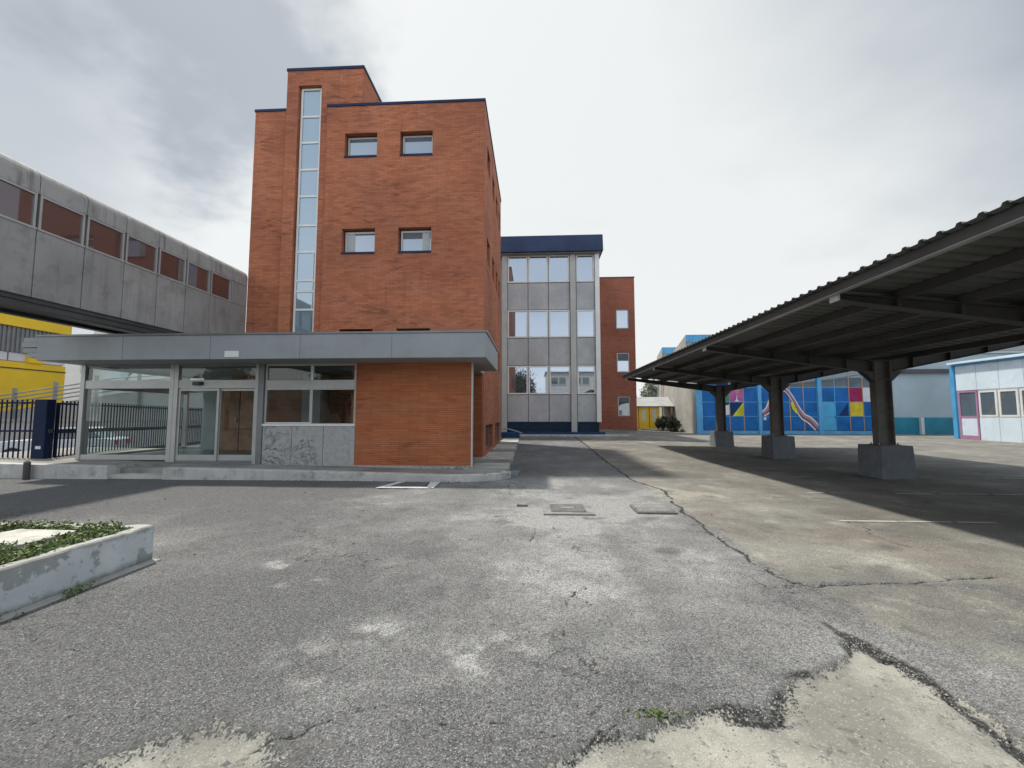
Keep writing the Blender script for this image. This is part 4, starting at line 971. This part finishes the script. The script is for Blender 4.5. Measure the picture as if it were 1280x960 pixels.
# ------------------------------------------------------------------ planter with weeds
pl = thing('planter', (-4, 3.2, 0), 'low raised concrete planter with flaking pale blue paint at the left edge', 'planter')
mb = MB(); XP, YP = -4.02, 4.38; hz = .375
out_ = [(-9.5, -.5), (XP, -.5), (XP, YP), (-9.5, YP)]
inn = [(-9.35, -.35), (XP - .11, -.35), (XP - .11, YP - .11), (-9.35, YP - .11)]
for k in range(4):
    a, b = out_[k], out_[(k + 1) % 4]; c, d = inn[(k + 1) % 4], inn[k]
    ns = 40 if k in (1, 2) else 2
    for q in range(ns):
        l0, l1 = q / ns, (q + 1) / ns
        la = lambda P, Q, f: (P[0] + (Q[0] - P[0]) * f, P[1] + (Q[1] - P[1]) * f)
        jt = lambda f: hz + .004 * math.sin(f * 37 + k) + .004 * math.sin(f * 91)
        A0, A1, D0, D1 = la(a, b, l0), la(a, b, l1), la(d, c, l0), la(d, c, l1)
        h0, h1 = jt(l0) if 0 < q else hz, jt(l1) if q < ns - 1 else hz
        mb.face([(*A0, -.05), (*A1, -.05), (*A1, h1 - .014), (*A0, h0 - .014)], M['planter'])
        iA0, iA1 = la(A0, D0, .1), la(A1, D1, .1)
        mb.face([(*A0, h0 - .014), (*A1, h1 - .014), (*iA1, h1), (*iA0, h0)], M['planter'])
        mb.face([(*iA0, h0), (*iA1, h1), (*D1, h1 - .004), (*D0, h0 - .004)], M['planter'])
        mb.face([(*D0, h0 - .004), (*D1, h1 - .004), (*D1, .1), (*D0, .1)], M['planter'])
wl = mb.build('wall', pl)
MB().box(XP - .02, XP + .09, -.5, YP + .02, -.05, .022, M['conc']).build('footing_edge', pl, bevel=.01)
MB().box(-9.34, XP - .115, -.34, YP - .115, .05, .325, M['soil']).build('soil', pl)
o = MB().prism([(-5.25, 3.62), (-4.52, 3.60), (-4.50, 4.06), (-5.15, 4.08)], 'z', .33, .395, M['paleslab']).build('concrete_slab', bevel=.008)
tag(o, 'pale flat concrete slab lying among the planter weeds', 'slab')
n = 42000
Px = rng.uniform(-9.2, -4.12, n); Py = rng.uniform(1.2, 4.26, n)
dens = vnoise(Px, Py, 1.7, 201); keep = (dens > .22) & ~((Px > -5.3) & (Px < -4.45) & (Py > 3.55) & (Py < 4.12)) & (np.exp(-((Py - 3.3) / 1.2) ** 2) > .05)
Px, Py = Px[keep], Py[keep]
hh = (.325 + rng.random(len(Px)) ** 1.2 * (.03 + .12)*(.45+.55*vnoise(Px, Py, 1.1, 207))*.9) if True else rng.random(len(Px)) * (.05 + .15 * vnoise(Px, Py, 2.5, 205)) 
def leafmesh(Px, Py, Pz, size, name, mats):
    n = len(Px); P = np.stack([Px, Py, Pz], -1)
    a = rng.normal(size=(n, 3)); a[:, 2] = np.abs(a[:, 2]) * .6; a /= np.linalg.norm(a, axis=1)[:, None]
    b = np.cross(a, rng.normal(size=(n, 3))); b /= np.linalg.norm(b, axis=1)[:, None]
    s_ = size * rng.uniform(.5, 1.5, (n, 1)); V = np.zeros((n * 4, 3))
    V[0::4] = P - a * s_; V[1::4] = P + b * s_ * .5; V[2::4] = P + a * s_; V[3::4] = P - b * s_ * .5
    me = bpy.data.meshes.new(name); me.from_pydata(V.tolist(), [], np.arange(n * 4).reshape(n, 4).tolist())
    for m_ in mats: me.materials.append(m_)
    me.polygons.foreach_set('material_index', (rng.random(n) < .28).astype(np.int32))
    o = bpy.data.objects.new(name, me); C.objects.link(o); return o
o = leafmesh(np.repeat(Px, 3) + rng.normal(0, .02, len(Px) * 3), np.repeat(Py, 3) + rng.normal(0, .02, len(Px) * 3), np.repeat(hh, 3) + rng.normal(0, .012, len(Px) * 3), .016, 'weeds', [M['weed'], M['weed2']])
tag(o, 'low green weeds filling the planter', 'weeds', kind='stuff')
# sprigs at the planter's foot and in the broken asphalt
n = 700; q = rng.random(n) ** 2
Px = XP + .07 + np.abs(rng.normal(0, .03, n)); Py = np.where(rng.random(n) < .65, 2.6 + rng.normal(0, .28, n), 3.55 + rng.normal(0, .08, n)); Pz = rng.random(n) ** 2 * .07
Px = np.concatenate([Px, .62 + rng.normal(0, .05, 120)]); Py = np.concatenate([Py, 2.33 + rng.normal(0, .02, 120)]); Pz = np.concatenate([Pz, rng.random(120) * .012 - .005])
tag(leafmesh(Px, Py, Pz, .012, 'moss', [M['weed'], M['weed2']]), 'small weeds and moss at the foot of the planter', 'moss', kind='stuff')
# loose grit and chips lying on the yard
n = 1500
Px = rng.uniform(-3.6, 4.8, n); Py = 1.6 + rng.random(n) ** 1.6 * 6; S = rng.uniform(.003, .010, n) * (1 + (rng.random(n) > .97) * 1.5)
base = np.array([(1, 0, -.3), (-.5, .87, -.3), (-.5, -.87, -.3), (0, 0, .8)]); V = np.zeros((n * 4, 3)); an_ = rng.random(n) * 6.28
for k in range(4):
    V[k::4, 0] = Px + S * (base[k, 0] * np.cos(an_) - base[k, 1] * np.sin(an_)); V[k::4, 1] = Py + S * (base[k, 0] * np.sin(an_) + base[k, 1] * np.cos(an_)); V[k::4, 2] = .004 + S * base[k, 2]
i = np.arange(n) * 4; Fq = np.concatenate([np.stack([i, i + 1, i + 3], -1), np.stack([i + 1, i + 2, i + 3], -1), np.stack([i + 2, i, i + 3], -1)])
me = bpy.data.meshes.new('grit'); me.from_pydata(V.tolist(), [], Fq.tolist()); me.materials.append(M['conc']); o = bpy.data.objects.new('grit', me); C.objects.link(o)
tag(o, 'loose grit and small stones scattered over the asphalt', 'grit', kind='stuff')

# ------------------------------------------------------------------ manholes
mh = thing('manhole_cover', (.52, 7.05, 0), 'square dark iron manhole cover in a wide concrete rim in the drive', 'manhole cover')
MB().box(.14, .93, 6.66, 7.46, -.05, .010, M['ironp']).build('rim', mh, bevel=.004)
mb = MB().box(.26, .80, 6.78, 7.34, -.04, .016, M['iron'])
for a in np.arange(.30, .78, .06):
    mb.box(a, a + .03, 6.82, 7.30, .016, .020, M['iron'])
mb.build('lid', mh); MB().box(.43, .64, 7.0, 7.13, .020, .0235, M['ironp']).build('plate', mh)
mh = thing('manhole_cover', (1.9, 7.1, 0), 'pale square grated manhole cover near the joint in the paving', 'manhole cover')
MB().box(1.60, 2.22, 6.82, 7.40, -.05, .010, M['iron']).build('rim', mh, bevel=.004)
mb = MB().box(1.65, 2.17, 6.87, 7.35, -.04, .014, M['ironp'])
for a in np.arange(1.68, 2.15, .075): mb.box(a, a + .045, 6.90, 7.32, .014, .019, M['ironp'])
mb.build('lid', mh)
o = MB().box(-.30, -.12, 7.25, 7.36, -.03, .016, M['iron']).box(-.27, -.15, 7.28, 7.33, .016, .021, M['ironp']).build('valve_cover', bevel=.003)
tag(o, 'tiny iron valve cover in the asphalt left of the dark manhole cover', 'valve cover')
mb = MB().box(-2.92, -2.36, 9.06, 9.62, -.05, .012, M['iron'])
for a in np.arange(-2.88, -2.40, .09): mb.box(a, a + .05, 9.10, 9.58, .012, .018, M['iron'])
tag(mb.build('drain_grate'), 'dark drain grate inside a white painted frame by the kerb', 'drain')

for o_ in bpy.data.objects:
    if o_.name.startswith('manhole_cover'): o_.location.z += .013
    if o_.name in ('valve_cover', 'drain_grate'): o_.location.z += .010
# ------------------------------------------------------------------ blue cover and pipe at the tower's far corner
bb = thing('blue_housing', (-1.3, 24.4, .2), 'low blue box with a grey pipe at the far corner of the tower', 'box')
MB().box(-1.85, -.85, 24.1, 24.8, .1, .55, M['blue_box']).build('body', bb, bevel=.04)
MB().tube([(-2.2, 24.5, .8), (-1.5, 24.4, .74), (-.95, 24.3, .60), (-.7, 24.2, .5)], .035, M['conc'], 8).build('pipe', bb)
o = MB().tube([(-2.2, 25.9, .3), (-2.2, 25.9, 11.6)], .07, M['rail'], 10).build('downpipe'); tag(o, 'tall grey downpipe in the corner between tower and office block', 'pipe')

# ------------------------------------------------------------------ blue gates
def gate(name, p, q, h, label, thick=False):
    p, q = Vector(p), Vector(q); d = (q - p); ln = d.length; u = d / ln
    gt = thing(name, p, label, 'gate')
    fr = MB()
    for zz_ in (.10, h * .50, h - .09): fr.bar(p + Vector((0, 0, zz_)), q + Vector((0, 0, zz_)), .05, .11 if (thick and zz_ > .2 and zz_ < h * .6) else (.14 if thick and zz_ < .2 else .05), M['navyd'])
    for e_ in (p, q): fr.bar(e_ + Vector((0, 0, .05)), e_ + Vector((0, 0, h - .06)), .06, .06, M['navyd'])
    fr.build('frame', gt)
    n = min(100, int(ln / .145))
    for k in range(1, n):
        b = p + d * (k / n); MB().bar(b + Vector((0, 0, .11)), b + Vector((0, 0, h)), .026, .026, M['navyd']).build('bar', gt)
    return gt
gate('sliding_gate', (-18.2, 10.95, .22), (-13.62, 10.95, .24), 1.72, 'dark blue barred gate left of the blue gate post')
gate('sliding_gate', (-13.30, 11.2, .22), (-16.35, 21.5, .12), 1.72, 'dark blue barred gate running back behind the lobby glass', True)
gp = thing('gate_post', (-13.2, 10.95, .3), 'thick dark blue steel gate post', 'gate post')
MB().box(-13.55, -13.17, 10.82, 11.04, .2, 1.96, M['navyd']).build('post', gp, bevel=.02)
MB().box(-13.40, -13.25, 10.80, 10.818, .62, .70, M['mwhite']).build('sticker', gp)
MB().box(-13.17, -13.13, 10.88, 10.96, 1.05, 1.15, M['steel']).build('latch', gp)
o = MB().tube([(-12.15, 9.66, 0), (-12.15, 9.66, .40)], .065, M['steel'], 14).tube([(-12.15, 9.66, .40), (-12.15, 9.66, .44)], [.065, .03], M['steel'], 14).build('bollard'); tag(o, 'short dark bollard at the kerb below the gate post', 'bollard')

# ------------------------------------------------------------------ street beyond the gate
struct(MB().box(-60, -19.5, 20.2, 20.6, -.6, -.22, M['white']), 'kerb')
o = MB().box(-70, -17.2, 23.0, 23.35, -.6, 1.15, M['stone']).box(-70, -17.2, 22.94, 23.41, 1.15, 1.27, M['conc']).build('boundary_wall'); tag(o, 'low pale boundary wall across the street behind the blue gate', 'wall')
ra = thing('ramp_railing', (-30, 26, 1), 'galvanised railing climbing a ramp before the yellow warehouse', 'railing')
MB().prism([(-48, -.6), (-16, -.6), (-16, 3.6), (-27, 2.95), (-34, 1.9), (-48, .2)], 'y', 26.2, 26.5, M['stone']).build('ramp_wall', ra)
for k in range(4):
    MB().tube([(-48, 26, .55 + k * .26), (-34, 26, 2.15 + k * .26), (-27, 26, 3.15 + k * .26), (-16, 26, 3.8 + k * .26)], .045, M['rail'], 8).build('rail', ra)
for x, z_ in ((-38, 1.7), (-34, 2.15), (-31.2, 2.55), (-28.4, 2.95), (-25.5, 3.2), (-22.5, 3.4), (-19.5, 3.6)):
    MB().box(x - .06, x + .06, 25.92, 26.12, z_ - 1.3, z_ + 1.15, M['rail']).build('post', ra)
yw = thing('yellow_warehouse', (-41, 25, 0), 'large yellow warehouse with grey cladding band and strip windows beyond the gate', 'warehouse')
MB().box(-52, -40, 6, 34, -.6, 5.65, M['yel']).build('wall', yw)
MB().box(-52, -39.94, 6, 34.02, 5.1, 5.18, M['bark']).build('seam', yw)
f = MB().box(-51.9, -40.15, 6, 33.9, 5.66, 6.6, M['alud']).build('window_strip', yw)
for k in range(14): MB().box(-40.14, -40.1, 6.1 + k * 2, 8.0 + k * 2, 5.72, 6.35, M['mwhite']).build('pane', f)
mb = MB().box(-52, -40.06, 6, 33.95, 6.36, 8.35, M['corr'])
for k in range(95): mb.box(-40.06, -39.98, 6.05 + k * .29, 6.2 + k * .29, 6.36, 8.35, M['corr'])
mb.build('cladding', yw)
MB().box(-52, -39.8, 5.8, 34.1, 8.36, 9.15, M['yel']).build('roof_band', yw)
MB().box(-40.3, -39.85, 31.2, 32.2, 5.66, 6.4, M['yel']).build('pier', yw)
MB().box(-52, -40.1, 6, 34, 9.16, 9.5, M['shed_roof']).build('roof', yw)
tk = thing('white_tank', (-39.5, 37.5, 0), 'tall white cylindrical tank with a dark pipe beside the yellow warehouse', 'tank')
MB().tube([(-39.2, 37.2, -.6), (-39.2, 37.2, 4.6), (-39.2, 37.2, 9.8)], [.9, 1.35, 1.35], M['white'], 24).build('vessel', tk, smooth=False)
MB().tube([(-37.1, 37, 10), (-37.1, 37, 5.4), (-37.6, 37, 4.6)], .14, M['rail'], 10).build('pipe', tk)
MB().tube([(-39.2, 37.2, 9.8), (-39.2, 37.2, 10.1)], [1.4, 1.4], M['rail'], 24).build('cap', tk)
ws = thing('white_factory', (-38, 46, 0), 'pale white factory building seen through the lobby glass beyond the gate', 'building')
MB().box(-52, -27, 44, 54, -.6, 10.5, M['white']).build('wall', ws)
for k in range(6): MB().box(-50 + k * 3.8, -47.6 + k * 3.8, 43.93, 43.998, 6.2, 7.6, M['gann']).build('window', ws)
MB().box(-52, -27, 43.9, 43.997, 8.6, 9.5, M['yel']).build('band', ws)
# parked car
def car(x, y, z, rz, label):
    c = thing('parked_car', (x, y, z), label, 'car'); 
    body = [(-2.1, .32), (-2.12, .62), (-2.02, .86), (-1.5, .93), (-.75, .96), (1.0, .96), (1.75, .98), (2.05, .92), (2.12, .6), (2.08, .32), (1.72, .28), (1.62, .5), (1.35, .62), (1.08, .5), (.98, .26), (-.98, .26), (-1.08, .5), (-1.35, .62), (-1.62, .5), (-1.72, .28)]
    W = .84
    def P(mb, poly, a, b, m_): mb.prism(poly, 'y', a, b, m_); return mb
    def bl(mb, n_, par=None, bev=0):
        o = mb.build(n_, None, bevel=bev); o.parent = par or c; return o
    bo = bl(P(MB(), body, -W, W, M['carw']), 'body', bev=.05)
    bl(P(MB(), [(-.78, .955), (-.15, 1.40), (1.05, 1.43), (1.65, .975)], -.70, .70, M['gwin']), 'cabin_glass', bev=.03)
    bl(P(MB(), [(-.22, 1.385), (-.1, 1.45), (1.0, 1.48), (1.15, 1.40)], -.68, .68, M['carw']), 'roof', bev=.02)
    for sx_ in (-1.35, 1.35):
        for sy_ in (-1, 1):
            wv_ = bl(MB().tube([(sx_, sy_ * .68, .31), (sx_, sy_ * .86, .31)], .31, M['tyre'], 20), 'wheel'); o = MB().tube([(sx_, sy_ * .865, .31), (sx_, sy_ * .875, .31)], .19, M['rail'], 14).build('rim'); o.parent = wv_
    for sy_ in (-1, 1):
        bl(MB().box(2.06, 2.14, sy_ * .52 - .18, sy_ * .52 + .22 * sy_ * .6, .66, .88, M['red']), 'tail_light'); bl(MB().box(-2.14, -2.05, sy_ * .6 - .16, sy_ * .6 + .16, .62, .78, M['mwhite']), 'headlight')
        bl(MB().box(-.62, -.48, sy_ * .86, sy_ * 1.0, .92, 1.04, M['black']), 'mirror')
    c.rotation_euler = (0, 0, rz)
car(-21.6, 18.6, -.5, R(25), 'white parked car on the street behind the barred gate')

# ------------------------------------------------------------------ what the windows mirror, behind the viewpoint
wb = thing('white_office', (14, -24, 0), 'white building with paired windows mirrored in the lowest office block windows', 'building')
MB().box(2.2, 34, -32, -24, -.1, 9.2, M['white']).build('wall', wb)
for k in range(7):
    for z0 in (1.2, 4.2, 7.0):
        f = MB().box(3.0 + k * 4.2, 5.8 + k * 4.2, -24.0, -23.94, z0, z0 + 1.5, M['white']).build('window', wb)
        for q in (0, 1): MB().box(3.12 + k * 4.2 + q * 1.4, 4.28 + k * 4.2 + q * 1.4, -23.94, -23.92, z0 + .15, z0 + 1.35, M['gann']).build('pane', f)
MB().box(2.0, 34.2, -32.2, -23.8, 9.2, 9.4, M['alud']).build('coping', wb)
for (x, y, h, lab) in ((-2.2, -20, 9.5, 'broad green tree mirrored in the office block beside the white building'), (-22, -26, 8, 'green tree mirrored faintly in the lobby door glass'), (-33, -22, 7, 'green tree mirrored faintly in the leftmost lobby pane')):
    tq = thing('tree', (x, y, 0), lab, 'tree', 'trees behind the viewpoint')
    leaves(4200, (x, y, h * .62), (2.6, 2.6, h * .36), .24, M['bushl'] if x > -5 else M['leaf'], 'crown', tq)
    MB().tube([(x, y, -.1), (x + .1, y, h * .3), (x, y, h * .7)], [.28, .2, .08], M['bark'], 10).build('trunk', tq)
gy = thing('grey_depot', (-30, -34, 0), 'long low grey building mirrored in the lobby glass', 'building')
MB().box(-60, -8, -40, -34, -.1, 6.0, M['stone']).build('wall', gy); MB().box(-60.3, -7.7, -40.3, -33.7, 6.0, 6.3, M['alud']).build('roof', gy)
for k in range(10): MB().box(-58 + k * 5, -55 + k * 5, -34.0, -33.95, 2.2, 3.8, M['gann']).build('window', gy)
# dead leaves, twigs blown over the yard and into the planter
n = 260
Px = np.concatenate([rng.uniform(-9, 3.2, 60), rng.uniform(-6.5, -.9, 110), rng.uniform(-7, -4.2, 90)]); Py = np.concatenate([rng.uniform(1.9, 8.5, 60), 9.74 - np.abs(rng.normal(0, .12, 110)), rng.uniform(2.4, 4.2, 90)])
Pz = np.concatenate([np.full(170, .022), rng.uniform(.33, .44, 90)])
M['dry'] = leafmat('dry_leaves', (.11, .075, .04))
tag(leafmesh(Px, Py, Pz, .016, 'dry_leaves', [M['dry'], M['bark']]), 'dry brown leaves blown against the kerb and over the yard', 'leaves', kind='stuff')
# crumbled asphalt along the broken edges
lip = [(-.15, 1.78), (.10, 2.02), (.42, 2.20), (.78, 2.36), (1.05, 2.36), (1.32, 2.43), (1.42, 2.62), (1.72, 2.78), (2.04, 3.03), (2.17, 3.10), (2.24, 2.8), (2.22, 2.45), (2.20, 1.9)]
n = 1100; k_ = rng.integers(0, len(lip) - 1, n); f_ = rng.random(n); A_ = np.array(lip)
Q = A_[k_] + (A_[k_ + 1] - A_[k_]) * f_[:, None] + rng.normal(0, .034, (n, 2))
S = rng.uniform(.002, .007, n) * (1 + (rng.random(n) > .95) * 1.3); V = np.zeros((n * 5, 3)); an_ = rng.random(n) * 6.28
B5 = np.array([(1, .2, -.5), (-.3, .9, -.5), (-.9, -.3, -.5), (.3, -.9, -.5), (.1, .1, .7)])
for k in range(5):
    jx = B5[k, 0] * rng.uniform(.7, 1.3, n); jy = B5[k, 1] * rng.uniform(.7, 1.3, n)
    V[k::5, 0] = Q[:, 0] + S * (jx * np.cos(an_) - jy * np.sin(an_)); V[k::5, 1] = Q[:, 1] + S * (jx * np.sin(an_) + jy * np.cos(an_)); V[k::5, 2] = -.008 + S * B5[k, 2] + rng.uniform(0, .006, n)
i = np.arange(n) * 5
Fq = np.concatenate([np.stack([i + a, i + b, i + 4], -1) for a, b in ((0, 1), (1, 2), (2, 3), (3, 0))])
M['chip'] = surf('asphalt_chip', (.06, .06, .058), .9, .4, 40)
me = bpy.data.meshes.new('rubble'); me.from_pydata(V.tolist(), [], Fq.tolist()); me.materials.append(M['chip']); me.materials.append(M['conc'])
me.polygons.foreach_set('material_index', np.tile((rng.random(n) < .4).astype(np.int32), 4)); o = bpy.data.objects.new('rubble', me); C.objects.link(o)
tag(o, 'crumbled asphalt chips along the edge of the broken concrete patch', 'rubble', kind='stuff')
